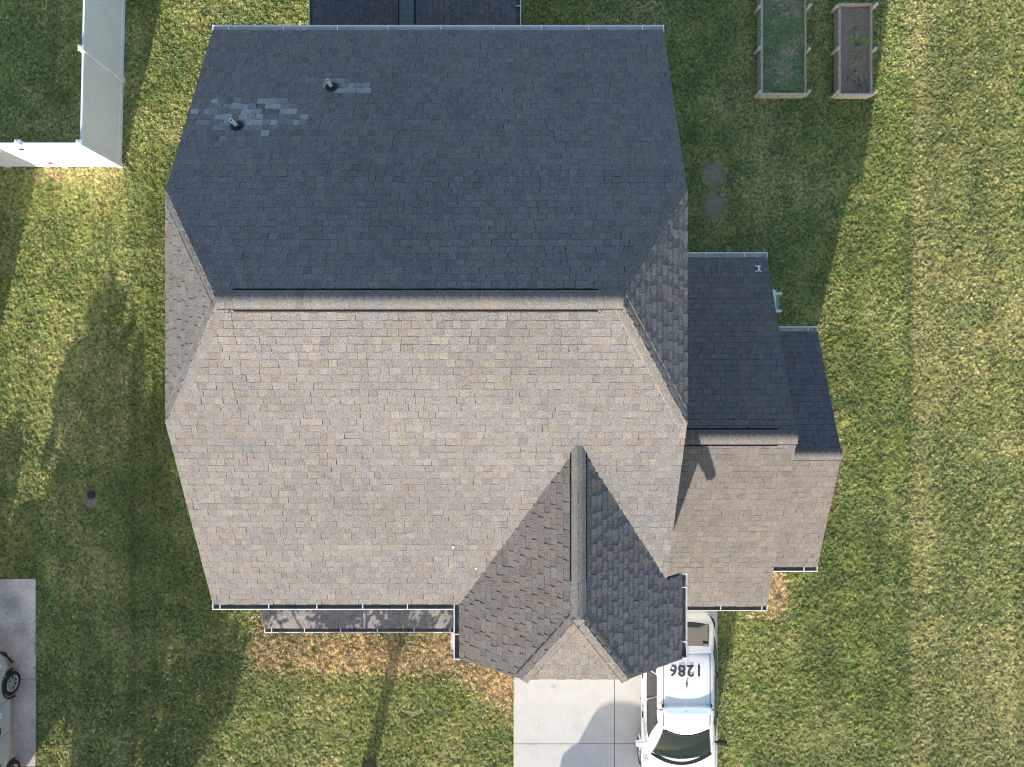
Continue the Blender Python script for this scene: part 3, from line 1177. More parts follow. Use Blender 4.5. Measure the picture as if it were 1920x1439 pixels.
plants = [(1602, 55, 0.17, 7, (0.20, 0.30, 0.06), "small bright green seedling nearest the far end of the soil bed"),
          (1606, 85, 0.26, 10, (0.17, 0.30, 0.05), "largest green leafy plant in the middle of the soil bed"),
          (1603, 110, 0.22, 8, (0.15, 0.26, 0.07), "green plant with reddish stems just below the largest one"),
          (1601, 134, 0.17, 7, (0.22, 0.32, 0.08), "small green seedling in the lower half of the soil bed"),
          (1589, 147, 0.16, 8, (0.10, 0.17, 0.11), "dull blue green plant by the left board of the soil bed"),
          (1611, 161, 0.20, 10, (0.07, 0.11, 0.08), "dark leafed plant at the lower end of the soil bed")]
for px, py, L, n, col, lab in plants:
    c = P(px, py, 0.22)
    root = empty("plant", c)
    tag(root, lab, "plant", "vegetable plants in the soil bed")
    sp = []
    st = MB()
    for k in range(n):
        a = 2.4 * k + random.uniform(-0.4, 0.4)
        r = L * (0.25 + 0.5 * k / n)
        tip = Vector((math.cos(a) * r, math.sin(a) * r, 0.09 + 0.05 * random.random()))
        st.tube([(0, 0, -0.04), tip * 0.6 + Vector((0, 0, 0.03)), tip], 0.004, 5)
        f = random.uniform(0.75, 1.3)
        sp.append((tip, Vector((math.cos(a), math.sin(a), 0.25)), (0, 0, 1), L * 0.55, L * 0.34, tuple(x * f for x in col)))
    for q_ in sp:
        obj("leaf", leaf_mesh([q_]), M['leaf'], root)
    st.build("stem", M['bark'] if 'reddish' not in lab else M['red_cap'], root)

# ------------------------------------------------------------------ small things by the house
# mint green bench beside the wing
bx = P(1453, 0, 0.7).x
by = P(0, 566, 0.7).y
bench = empty("garden_chair", (bx, by, 0))
tag(bench, "pale mint green wooden chair half hidden beside the wing roof", "chair")


def cpart(name, m, boxes, bevel=0.005):
    mb = MB()
    for b in boxes:
        mb.box(*b)
    return mb.build(name, m, bench, bevel=bevel)


cpart("seat", M['mint_dark'], [(-0.28 + i * 0.105, -0.28 + i * 0.105 + 0.095, -0.27, 0.27, 0.36, 0.385) for i in range(5)])
for s in (-1, 1):
    cpart("armrest", M['mint'], [(-0.5, 0.235, s * 0.235 - 0.03, s * 0.235 + 0.03, 0.58, 0.605)])
    cpart("leg", M['mint'], [(0.13, 0.21, s * 0.24 - 0.02, s * 0.24 + 0.02, 0, 0.58)])
    cpart("leg", M['mint'], [(-0.5, -0.42, s * 0.24 - 0.02, s * 0.24 + 0.02, 0, 0.58)])
mb = MB()
mb.add([(-0.06, -0.335, 0.63), (0.055, -0.32, 0.63), (0.045, 0.325, 0.63), (-0.09, 0.345, 0.63), (-0.06, -0.335, 0.66), (0.055, -0.32, 0.66), (0.045, 0.325, 0.66), (-0.09, 0.345, 0.66)],
       [(3, 2, 1, 0), (4, 5, 6, 7), (0, 1, 5, 4), (1, 2, 6, 5), (2, 3, 7, 6), (3, 0, 4, 7)])
mb.build("crossboard", M['mint'], bench, bevel=0.004)
mb = MB()
for i in range(5):
    y = -0.23 + i * 0.105
    mb.obox((-0.42, y + 0.02, 0.62), (0.09, 0, -0.28), (0, 0.045, 0), (0.01, 0, 0.004))
mb.build("backrest", M['mint'], bench, bevel=0.004)

# yellow plank by the sunroom
pk = MB()
a, b = P(572, -14, 0.3), P(588, 12, 1.2)
dd = (Vector(b) - Vector(a)).normalized()
sd_ = dd.cross(Vector((0, 0, 1))).normalized()
pk.obox((Vector(a) + Vector(b)) / 2, dd * ((Vector(b) - Vector(a)).length / 2 + 0.3), sd_ * 0.07, dd.cross(sd_) * 0.02)
tag(pk.build("wooden_plank", M['plank'], bevel=0.004), "yellow wooden plank leaning at the rear roof gutter by the lawn", "plank")

# drain cleanout in the lawn
c = P(172, 928)
root = empty("lawn_drain", c)
tag(root, "small round black drain cap in a bare spot of shaded lawn", "drain")
MB().lathe((0, 0, 0), (0, 0, 1), [(0.0, 0.075), (0.06, 0.075), (0.085, 0.07), (0.095, 0.055), (0.095, -0.02)], 24).build("drain_cap", M['black_plastic'], root, smooth=False)
MB().lathe((0, 0, 0), (0, 0, 1), [(0.10, 0.03), (0.125, 0.035), (0.135, 0.02), (0.135, -0.02)], 24).build("drain_ring", M['grey_plastic'], root)

# ------------------------------------------------------------------ vehicles (local: nose to +Y, ground at z 0)
def lerp(a, b, t):
    return a + (b - a) * t


def interp(tab, y):
    for (y0, v0), (y1, v1) in zip(tab, tab[1:]):
        if y <= y1:
            t = 0 if y1 == y0 else max(0, (y - y0) / (y1 - y0))
            t = t * t * (3 - 2 * t)
            return lerp(v0, v1, t)
    return tab[-1][1]


def car(name, loc, rz, paint, p):
    root = empty(name, loc, rz)
    L, W = p['L'], p['W']
    hw = W / 2
    # lower body
    ys = p['stations']
    prof_n = None
    V, Fc = [], []
    for y in ys:
        w = interp(p['plan'], y) * hw
        zs = interp(p['deck'], y)
        zb = interp(p['sill'], y)
        side = [(0.0, zb), (w * 0.80, zb), (w * 0.955, zb + 0.06), (w * 0.985, zb + 0.28), (w, lerp(zb, zs, 0.62)), (w * 0.985, zs - 0.13), (w * 0.945, zs - 0.035), (w * 0.86, zs - 0.002), (w * 0.5, zs + 0.022), (0.0, zs + 0.03)]
        ring = side + [(-a, b) for a, b in side[-2:0:-1]]
        prof_n = len(ring)
        V += [(a, y, b) for a, b in ring]
    n = prof_n
    for i in range(len(ys) - 1):
        for k in range(n):
            a, b = i * n + k, i * n + (k + 1) % n
            Fc.append((a, b, b + n, a + n))
    Fc.append(tuple(range(n)))
    Fc.append(tuple(range((len(ys) - 1) * n, len(ys) * n))[::-1])
    me = mesh_from(V, Fc, "body", smooth=True)
    bm = bmesh.new()
    bm.from_mesh(me)
    bmesh.ops.recalc_face_normals(bm, faces=bm.faces)
    bm.to_mesh(me)
    bm.free()
    body = obj("body", me, paint, root)
    ss = body.modifiers.new("sub", 'SUBSURF')
    ss.levels = 1
    ss.render_levels = 2
    # greenhouse between the belt ring and the roof ring
    (bx, by0, by1, bz), (tx, ty0, ty1, tz) = p['belt'], p['top']
    crown = p.get('crown', 0.07)

    def ring_pt(t, v):
        """t 0-1 front (left to right), 1-2 right side going back, 2-3 rear, 3-4 left; v 0 belt, 1 roof edge"""
        t = t % 4
        k, s = int(t), t - int(t)
        hwx = lerp(bx, tx, v)
        f, r = lerp(by1, ty1, v), lerp(by0, ty0, v)
        z = lerp(bz, tz, v)
        bow = 4 * s * (1 - s)
        vb = 0.05 * 4 * v * (1 - v)
        if k == 0:
            return Vector((lerp(-hwx * 0.9, hwx * 0.9, s), f + p['bow_f'] * bow + vb, z))
        if k == 1:
            return Vector((hwx * (0.9 + 0.1 * min(1, bow * 1.6)) + vb * 0.6, lerp(f, r, s), z))
        if k == 2:
            return Vector((lerp(hwx * 0.9, -hwx * 0.9, s), r - p['bow_r'] * bow - vb, z))
        return Vector((-hwx * (0.9 + 0.1 * min(1, bow * 1.6)) - vb * 0.6, lerp(r, f, s), z))
    N = 64
    V, Fc = [], []
    rows = [0, 0.25, 0.5, 0.75, 1.0]
    for v in rows:
        V += [ring_pt(4 * k / N, v) for k in range(N)]
    cy = (ty0 + ty1) / 2
    for f, h in ((0.93, 0.35), (0.80, 0.65), (0.5, 0.9), (0.2, 0.99)):
        for k in range(N):
            q = ring_pt(4 * k / N, 1.0)
            V.append(Vector((q.x * f, cy + (q.y - cy) * f, tz + crown * h)))
    nr = len(rows) + 4
    for i in range(nr - 1):
        for k in range(N):
            a, b = i * N + k, i * N + (k + 1) % N
            Fc.append((a, b, b + N, a + N))
    V.append(Vector((0, cy, tz + crown)))
    for k in range(N):
        Fc.append(((nr - 1) * N + k, (nr - 1) * N + (k + 1) % N, len(V) - 1))
    # leave openings where the glass sits so that the cabin can be seen
    wins = p['windows']

    def in_win(fa):
        c = sum((Vector(V[i]) for i in fa), Vector()) / len(fa)
        return False
    # carve: faces whose parameters lie inside a window opening
    keep = []
    for idx, fa in enumerate(Fc):
        i, k = divmod(idx, N)
        drop = False
        if i < len(rows) - 1:
            t = (k + 0.5) * 4 / N
            v = (rows[i] + rows[i + 1]) / 2
            for (_, t0, t1, v0, v1, _m, see) in wins:
                if see and t0 + 0.02 < t < t1 - 0.02 and v0 - 0.02 < v < v1 + 0.02:
                    drop = True
        if not drop:
            keep.append(fa)
    me = mesh_from(V, keep, "cabin", smooth=True)
    cab = obj("cabin", me, paint, root)
    md = cab.modifiers.new("edge", 'EDGE_SPLIT')
    md.split_angle = R(38)

    for (wname, t0, t1, v0, v1, m, see) in wins:
        V, Fc = [], []
        nu, nv = 12, 5
        for j in range(nv + 1):
            for i in range(nu + 1):
                s = i / nu
                t = lerp(t0, t1, s)
                v = lerp(v0, v1, j / nv)
                q = ring_pt(t, v)
                e = 0.004
                a = ring_pt(t + 0.01, v) - ring_pt(t - 0.01, v)
                b = ring_pt(t, min(v + 0.05, 1)) - ring_pt(t, v - 0.05)
                nn = b.cross(a).normalized()
                if nn.dot(Vector((q.x, q.y - cy, 0.2))) < 0:
                    nn = -nn
                V.append(q + nn * e)
        for j in range(nv):
            for i in range(nu):
                k = j * (nu + 1) + i
                Fc.append((k, k + 1, k + nu + 2, k + nu + 1))
        obj(wname, mesh_from(V, Fc, wname, smooth=True), m, root)
        # black rubber surround
        mb = MB()
        loop = []
        for i in range(nu + 1):
            loop.append(V[i])
        for j in range(1, nv + 1):
            loop.append(V[j * (nu + 1) + nu])
        for i in range(nu - 1, -1, -1):
            loop.append(V[nv * (nu + 1) + i])
        for j in range(nv - 1, -1, -1):
            loop.append(V[j * (nu + 1)])
        mb.tube(loop, 0.011, 6, cap=False)
        mb.build("window_seal", M['black_plastic'], root)
    # wheels
    for sx in (-1, 1):
        for wy in p['axles']:
            c = Vector((sx * (hw - 0.13), wy, p['wr']))
            r = p['wr']
            ax = Vector((sx, 0, 0))
            ty = MB()
            ty.lathe(c, ax, [(r * 0.66, -0.09), (r * 0.93, -0.11), (r, -0.08), (r, 0.09), (r * 0.95, 0.12), (r * 0.78, 0.13), (r * 0.68, 0.115)], 40)
            wh = empty("wheel")
            wh.parent = root
            ty.build("tyre", M['tyre'], wh, smooth=True)
            rm = MB()
            rm.lathe(c, ax, [(r * 0.68, 0.115), (r * 0.66, 0.12), (r * 0.62, 0.10), (r * 0.60, 0.02)], 40)
            rm.lathe(c, ax, [(r * 0.17, 0.06), (r * 0.17, 0.115), (r * 0.10, 0.12), (0.0, 0.12)], 20)
            ns = p.get('spokes', 7)
            for k in range(ns):
                a = 2 * math.pi * k / ns + 0.3
                dr_ = Vector((0, math.cos(a), math.sin(a)))
                tn = ax.cross(dr_)
                rm.obox(c + dr_ * (r * 0.40) + ax * 0.098, dr_ * (r * 0.25), tn * (r * 0.075), ax * 0.014)
            rm.build("rim", M['alloy'], wh, bevel=0.004)
            bk = MB()
            bk.lathe(c, ax, [(0, 0.015), (r * 0.6, 0.015)], 24)
            bk.build("brake_disc", M['black_plastic'], wh)
            # arch lip
            am = MB()
            pts = []
            for k in range(15):
                a = math.pi * (-0.06 + 1.12 * k / 14)
                wy2 = wy + math.cos(a) * (r + 0.055)
                ww = interp(p['plan'], wy2) * hw
                pts.append(Vector((sx * (ww * 0.985 + 0.006), wy2, r + math.sin(a) * (r + 0.05))))
            am.tube(pts, 0.032, 8)
            am.build("wheel_arch", M['black_plastic'] if p.get('dark_arch', True) else paint, root)
            # dark well behind the tyre
            wl = MB()
            wl.lathe(c, ax, [(0.0, 0.128 - 0.02), (r + 0.05, 0.128 - 0.02)], 30)
    # mirrors
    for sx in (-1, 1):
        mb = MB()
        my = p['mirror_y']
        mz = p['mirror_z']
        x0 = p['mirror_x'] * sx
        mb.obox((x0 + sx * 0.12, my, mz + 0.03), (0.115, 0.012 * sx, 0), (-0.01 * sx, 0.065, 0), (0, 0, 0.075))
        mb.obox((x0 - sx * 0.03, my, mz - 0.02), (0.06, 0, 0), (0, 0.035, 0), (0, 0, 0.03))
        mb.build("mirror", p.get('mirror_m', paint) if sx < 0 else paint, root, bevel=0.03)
    # door handles and shut lines
    for sx in (-1, 1):
        for yy in p['door_lines']:
            mb = MB()
            pts = []
            for k in range(9):
                z = lerp(interp(p['sill'], yy) + 0.1, interp(p['deck'], yy) - 0.06, k / 8)
                zz0, zz1 = interp(p['sill'], yy), interp(p['deck'], yy)
                w = interp(p['plan'], yy) * hw
                f = (z - zz0) / (zz1 - zz0)
                xx = w * (0.972 + 0.022 * (1 - abs(2 * f - 1.2)))
                pts.append((sx * (xx - 0.002), yy, z))
            mb.tube(pts, 0.006, 6)
            mb.build("door_seam", M['black_plastic'], root)
        for yy in p['handles']:
            mb = MB()
            w = interp(p['plan'], yy) * hw
            z = interp(p['deck'], yy) - 0.17
            mb.obox((sx * (w * 0.99 + 0.012), yy, z), (0.014, 0, 0), (0, 0.085, 0), (0, 0, 0.013))
            mb.build("door_handle", p.get('handle_m', paint), root, bevel=0.006)
    # lamps
    for sx in (-1, 1):
        mb = MB()
        y = L / 2 - 0.34
        w = interp(p['plan'], y) * hw
        z = interp(p['deck'], y) - 0.13
        mb.obox((sx * w * 0.83, y + 0.07, z), (0.17 * sx, -0.12, 0.0), (0.05 * sx, 0.08, 0.0), (0, 0, 0.06))
        mb.build("headlight", M['lamp_clear'], root, bevel=0.02)
        mb = MB()
        pts = []
        for k in range(7):
            y = -L / 2 + 0.10 + 0.36 * k / 6
            w = interp(p['plan'], y) * hw
            pts.append((sx * (w * 0.965), y, interp(p['deck'], y) - 0.14))
        mb.tube(pts, [0.015, 0.03, 0.04, 0.045, 0.04, 0.03, 0.015], 8)
        mb.build("taillight", M['lamp_red'], root)
    # interior: floor tub, seats, dashboard
    mb = MB()
    mb.box(-bx * 0.86, bx * 0.86, by0 + 0.25, by1 - 0.25, bz - 0.02, bz + 0.012)
    mb.build("cabin_floor", p.get('floor_m', M['seat_cloth']), root)
    for sx in (-1, 1):
        for yy in p['seats']:
            st_ = MB().box(sx * 0.38 - 0.24, sx * 0.38 + 0.24, yy - 0.1, yy + 0.06, bz, bz + 0.36).build("seat", M['seat_cloth'], root, bevel=0.04)
            MB().box(sx * 0.38 - 0.13, sx * 0.38 + 0.13, yy - 0.12, yy + 0.0, bz + 0.365, bz + 0.50).build("headrest", M['seat_cloth'], st_, bevel=0.04)
    mb = MB()
    mb.box(-bx * 0.84, bx * 0.84, by1 - 0.72, by1 - 0.1, bz, bz + 0.035)
    mb.build("dashboard", M['grey_plastic'], root, bevel=0.02)
    # wipers
    for x0, x1 in ((-0.55, -0.02), (0.05, 0.60)):
        mb = MB()
        pts = []
        for k in range(5):
            x = lerp(x0, x1, k / 4)
            s = (x / (bx * 0.9) + 1) / 2
            q = ring_pt(s, 0.10 + 0.05 * k / 4)
            pts.append(q + Vector((0, 0.02, 0.02)))
        mb.tube(pts, 0.010, 6)
        mb.build("wiper", M['black_plastic'], root)
    # cowl below the windscreen
    mb = MB()
    vs, fs = [], []
    for i in range(13):
        s = 0.02 + 0.96 * i / 12
        q = ring_pt(s, 0.0)
        bow = 4 * s * (1 - s)
        vs += [q + Vector((0, -0.02, 0.012)), q + Vector((0, 0.03 + 0.11 * bow, 0.005 + p.get('cowl_z', 0.02)))]
    for i in range(12):
        fs.append((2 * i, 2 * i + 2, 2 * i + 3, 2 * i + 1))
    mb.add(vs, fs)
    mb.build("cowl", M['navy'], root)
    return root, ring_pt, body


suv = dict(L=5.02, W=2.0, stations=[-2.51, -2.46, -2.36, -2.15, -1.8, -1.3, -0.6, 0.1, 0.7, 1.1, 1.5, 1.9, 2.2, 2.4, 2.49, 2.51],
           plan=[(-2.51, 0.70), (-2.44, 0.82), (-2.25, 0.93), (-1.7, 0.99), (-0.5, 1.0), (1.4, 0.99), (1.9, 0.95), (2.25, 0.86), (2.42, 0.76), (2.51, 0.62)],
           deck=[(-2.51, 0.88), (-2.40, 1.04), (-2.1, 1.12), (-0.5, 1.10), (0.8, 1.08), (1.35, 1.08), (1.9, 1.03), (2.3, 0.94), (2.51, 0.80)],
           sill=[(-2.51, 0.42), (-2.2, 0.34), (-1.6, 0.30), (1.7, 0.30), (2.3, 0.32), (2.51, 0.40)],
           belt=(0.93, -2.22, 1.16, 1.08), top=(0.70, -1.72, 0.22, 1.66), crown=0.085, bow_f=0.20, bow_r=0.10,
           windows=[("windshield", 0.03, 0.97, 0.06, 0.97, M['windshield'], True),
                    ("rear_window", 2.06, 2.94, 0.05, 0.98, M['rear_glass'], True),
                    ("side_window", 1.10, 1.40, 0.10, 0.84, M['glass_dark'], False), ("side_window", 1.42, 1.66, 0.10, 0.84, M['glass_dark'], False),
                    ("quarter_window", 1.69, 1.93, 0.14, 0.80, M['glass_dark'], False),
                    ("side_window", 3.60, 3.90, 0.10, 0.84, M['glass_dark'], False), ("side_window", 3.34, 3.58, 0.10, 0.84, M['glass_dark'], False),
                    ("quarter_window", 3.07, 3.31, 0.14, 0.80, M['glass_dark'], False)],
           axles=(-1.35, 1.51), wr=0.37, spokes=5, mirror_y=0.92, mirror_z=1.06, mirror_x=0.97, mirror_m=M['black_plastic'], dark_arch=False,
           door_lines=(-1.05, 0.0, 1.02), handles=(-0.82, 0.24), handle_m=M['black_plastic'], seats=(-0.95, 0.05), cowl_z=0.02)
PCX, PCY = 4.50, -6.13 - 2.51
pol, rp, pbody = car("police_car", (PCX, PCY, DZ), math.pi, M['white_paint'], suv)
tag(pol, "white police car numbered 1286 parked on the driveway under the roof edge", "car")


def lpt(px, py, z):
    """photo pixel -> local point on the police car (turned half round)"""
    w = P(px, py, z + DZ)
    return Vector((-(w.x - PCX), -(w.y - PCY), z))


def roof_z(x, y):
    return 1.66 + 0.085 * max(0.0, 1 - (abs(x) / 0.70) ** 2.4) * max(0.0, 1 - (abs(y + 0.75) / 1.05) ** 4)


# roof number
tc = bpy.data.curves.new("number", 'FONT')
tc.body = "1286"
tc.size = 0.41
tc.align_x = 'CENTER'
tc.align_y = 'CENTER'
tc.space_character = 1.08
tc.offset = 0.007
to = bpy.data.objects.new("number_tmp", tc)
COL.objects.link(to)
bpy.context.view_layer.update()
tme = bpy.data.meshes.new_from_object(to.evaluated_get(bpy.context.evaluated_depsgraph_get()))
bpy.data.objects.remove(to)
c = lpt(1286.5, 1257, 1.75)
for v in tme.vertices:
    x, y = v.co.x + c.x, v.co.y + c.y
    v.co = (x, y, roof_z(x, y) + 0.012)
tme.materials.clear()
no = obj("roof_number", tme, M['decal'], pol)
# roof ditches
for s in (-1, 1):
    mb = MB()
    pts = [(s * 0.595, y, roof_z(0.595, y) + 0.012) for y in np.linspace(-1.78, 0.18, 16)]
    mb.tube(pts, 0.013, 6)
    mb.build("roof_rail", M['black_plastic'], pol)
# light bar
lb = empty("light_bar")
lb.parent = pol
yb = lpt(1288, 1337, 1.9).y
mb = MB()
vs = []
K = 24
for zz, sc in ((0, 1.0), (0.035, 1.0), (0.055, 0.93), (0.06, 0.7)):
    for k in range(K):
        t = 2 * math.pi * k / K
        cx = abs(math.cos(t)) ** 0.35 * (1 if math.cos(t) > 0 else -1)
        cy = abs(math.sin(t)) ** 0.6 * (1 if math.sin(t) > 0 else -1)
        vs.append((0.63 * cx * (1 - (1 - sc) * 0.3), yb + 0.125 * cy * sc, 1.735 + zz))
fs = [(i * K + k, i * K + (k + 1) % K, (i + 1) * K + (k + 1) % K, (i + 1) * K + k) for i in range(3) for k in range(K)]
fs += [tuple(range(3 * K, 4 * K)), tuple(range(K))[::-1]]
mb.add(vs, fs)
mb.build("dome", M['lightbar'], lb, bevel=0.01)
for s in (-1, 1):
    MB().box(s * 0.60 - 0.05, s * 0.60 + 0.05, yb - 0.13, yb - 0.05, 1.66, 1.74).build("foot", M['black_plastic'], lb, bevel=0.01)
    mb = MB()
    mb.tube([(s * 0.60, yb + 0.0, 1.74), (s * 0.70, yb + 0.0, 1.735), (s * 0.76, yb + 0.0, 1.66)], 0.02, 6)
    mb.build("strap", M['grey_plastic'], lb)
for k in range(7):
    x = -0.54 + k * 0.18
    MB().box(x - 0.06, x + 0.06, yb - 0.135, yb - 0.122, 1.74, 1.77).build("lamp", M['lamp_clear'], lb)
MB().lathe((0.05, yb + 0.02, 1.796), (0, 0, 1), [(0.012, 0), (0.010, 0.01), (0, 0.011)], 10).build("sensor", M['black_plastic'], lb)
# roof antennas
for py in (1231, 1284):
    c = lpt(1287.5, py, 1.76)
    mb = MB()
    mb.tube([(c.x, c.y - 0.05, 1.735), (c.x, c.y - 0.02, 1.762), (c.x, c.y + 0.05, 1.758), (c.x, c.y + 0.10, 1.74)], [0.014, 0.024, 0.022, 0.012], 8)
    mb.build("antenna", M['grey_plastic'], pol)
# spoiler lip over the rear glass, tailgate details, bumper
mb = MB()
vs = []
for k in range(13):
    x = -0.62 + 1.24 * k / 12
    b = 1 - (x / 0.62) ** 2
    vs += [(x, -1.70, 1.70 + 0.03 * b), (x, -1.86 - 0.03 * b, 1.675 + 0.03 * b), (x, -1.84 - 0.03 * b, 1.645 + 0.03 * b)]
fs = []
for k in range(12):
    for j in range(2):
        fs.append((3 * k + j, 3 * k + j + 1, 3 * k + j + 4, 3 * k + j + 3))
mb.add(vs, fs)
mb.build("spoiler", M['white_paint'], pol)
mb = MB()
mb.box(-0.70, 0.70, -1.86, -1.2, 1.20, 1.22)
mb.build("cargo_cover", M['navy'], pol)
mb = MB()
vs, fs = [], []
for k in range(13):
    x = -0.82 + 1.64 * k / 12
    yy = -2.47 + 0.26 * (x / 0.82) ** 4 + 0.05 * (x / 0.82) ** 2
    vs += [(x, yy + 0.06, 0.70), (x, yy - 0.025, 0.69), (x, yy - 0.03, 0.62)]
for k in range(12):
    for j in range(2):
        fs.append((3 * k + j, 3 * k + j + 1, 3 * k + j + 4, 3 * k + j + 3))
mb.add(vs, fs)
mb.build("bumper_step", M['grey_plastic'], pol)
mb = MB()
pts = [(-0.80 + 1.6 * k / 12, -2.50 + 0.22 * (abs(-1 + 2 * k / 12)) ** 4 + 0.04, 0.52) for k in range(13)]
mb.tube(pts, 0.07, 8)
mb.build("bumper", M['grey_plastic'], pol)
mb = MB()
mb.obox((0.0, -2.50, 0.93), (0.16, 0, 0), (0, 0.05, 0.07), (0, -0.012, 0.006))
mb.build("number_plate", M['orange'], pol)
mb = MB()
pts = [(-0.86 + 1.72 * k / 12, -2.37 + 0.20 * (abs(-1 + 2 * k / 12)) ** 3, 1.045 - 0.03 * (abs(-1 + 2 * k / 12)) ** 2) for k in range(13)]
mb.tube(pts, 0.008, 6)
mb.build("tailgate_seam", M['black_plastic'], pol)
# fender emblem (left side of the photo) and small red cap on the dashboard
em = MB()
em.lathe((0.93, 1.32, 1.045), Vector((0.75, 0, 0.66)), [(0.062, 0.03), (0.075, 0.03), (0.075, 0.02)], 20)
em.lathe((0.93, 1.32, 1.045), Vector((0.75, 0, 0.66)), [(0.0, 0.032), (0.028, 0.032)], 12)
em.build("emblem", M['decal'], pol)
rc = lpt(1273, 1398, 1.2)
mb = MB()
mb.lathe((rc.x, rc.y, 1.12), (0, 0, 1), [(0.055, 0), (0.05, 0.035), (0.03, 0.055), (0.0, 0.06)], 14)
t = mb.build("cap", M['red_cap'])
t.location = pol.location
t.rotation_euler = pol.rotation_euler
tag(t, "small red cap lying on the dashboard behind the windshield", "cap")

sedan = dict(L=4.45, W=1.80, stations=[-2.225, -2.18, -2.05, -1.8, -1.3, -0.6, 0.0, 0.6, 1.0, 1.4, 1.75, 2.0, 2.15, 2.225],
             plan=[(-2.225, 0.68), (-2.1, 0.86), (-1.7, 0.97), (-0.5, 1.0), (1.2, 0.99), (1.7, 0.93), (2.02, 0.82), (2.225, 0.58)],
             deck=[(-2.225, 0.86), (-2.05, 1.0), (-0.5, 1.0), (0.8, 0.98), (1.2, 0.97), (1.8, 0.86), (2.1, 0.72), (2.225, 0.60)],
             sill=[(-2.225, 0.36), (-1.6, 0.24), (1.5, 0.24), (2.1, 0.24), (2.225, 0.30)],
             belt=(0.84, -1.95, 1.12, 0.98), top=(0.60, -1.55, 0.18, 1.52), crown=0.07, bow_f=0.18, bow_r=0.10,
             windows=[("windshield", 0.03, 0.97, 0.06, 0.96, M['glass'], True), ("rear_window", 2.06, 2.94, 0.08, 0.9, M['glass'], True),
                      ("side_window", 1.12, 1.44, 0.08, 0.86, M['glass_dark'], False), ("side_window", 1.47, 1.88, 0.08, 0.86, M['glass_dark'], False),
                      ("side_window", 3.56, 3.88, 0.08, 0.86, M['glass_dark'], False), ("side_window", 3.12, 3.53, 0.08, 0.86, M['glass_dark'], False)],
             axles=(-1.17, 1.31), wr=0.325, spokes=7, mirror_y=0.72, mirror_z=0.98, mirror_x=0.88, dark_arch=True,
             door_lines=(-0.95, 0.03, 0.92), handles=(-0.75, 0.22), handle_m=M['black_plastic'], seats=(-0.95, 0.0), cowl_z=0.0)
SY = -(1280 - 719.5) * (H - 0.3) / F - 1.31
SX = -14.70
sed, rp2, _ = car("car", (SX, SY, DZ), 0.0, M['silver_paint'], sedan)
tag(sed, "silver grey car cut off by the photo edge on the shaded concrete driveway", "car")
mb = MB()
mb.tube([(-0.62, 2.12, 0.26), (0.0, 2.22, 0.26), (0.62, 2.10, 0.26), (0.84, 1.86, 0.26)], 0.05, 8)
mb.build("bumper", M['black_plastic'], sed)

# second vehicle further down the driveway: its rounded top throws the shadow by the police car
van = dict(suv)
van['windows'] = [w for w in suv['windows']]
v2, _, _ = car("van", (1.55, -16.1, DZ), 0.0, M['silver_paint'], dict(suv, belt=(0.92, -2.3, 1.5, 1.06), top=(0.74, -2.1, 0.5, 1.64)))
tag(v2, "grey van parked lower on the driveway just outside the photo, casting the rounded shadow", "van")

# ------------------------------------------------------------------ neighbour's house (throws the shade at upper left)
nh = empty("house", (0, 0, 0))
tag(nh, "neighbouring house beyond the left photo edge that shades the lawn by the gate", "house")
mb = MB()
x0, x1, y0, y1 = -25.0, -15.45, -3.0, 8.0
mb.add([(x0, y0, -0.1), (x1, y0, -0.1), (x1, y1, -0.1), (x0, y1, -0.1), (x0, y0, 5.3), (x1, y0, 5.3), (x1, y1, 5.3), (x0, y1, 5.3), (x0, (y0 + y1) / 2, 8.0), (x1, (y0 + y1) / 2, 8.0)],
       [(0, 1, 5, 4), (1, 2, 6, 9, 5), (2, 3, 7, 6), (3, 0, 4, 8, 7)])
mb.build("wall", M['siding'], nh)
sh = Shingles()
ym = (y0 + y1) / 2
for s in (-1, 1):
    ye = ym + s * 5.9
    ze = 8.15 - 0.5 * 5.9
    sh.plane([(x0 - 0.2, ye, ze), (x1 + 0.15, ye, ze), (x1 + 0.15, ym, 8.15), (x0 - 0.2, ym, 8.15)], (x0, ye, ze), (x1, ye, ze))
sh.build("roof", nh)

# ------------------------------------------------------------------ trees
TO_SUN = Vector((sd.x, sd.y, 0)).normalized()
TAN = math.tan(R(SUN_EL))


def caster(px, py, z):
    """where something at height z must stand for its shadow to fall at this photo pixel"""
    g0 = P(px, py)
    return g0 + TO_SUN * (z / TAN) + Vector((0, 0, z))


GREENS = [(0.05, 0.085, 0.02), (0.07, 0.10, 0.025), (0.09, 0.105, 0.03), (0.14, 0.09, 0.02), (0.06, 0.09, 0.03)]


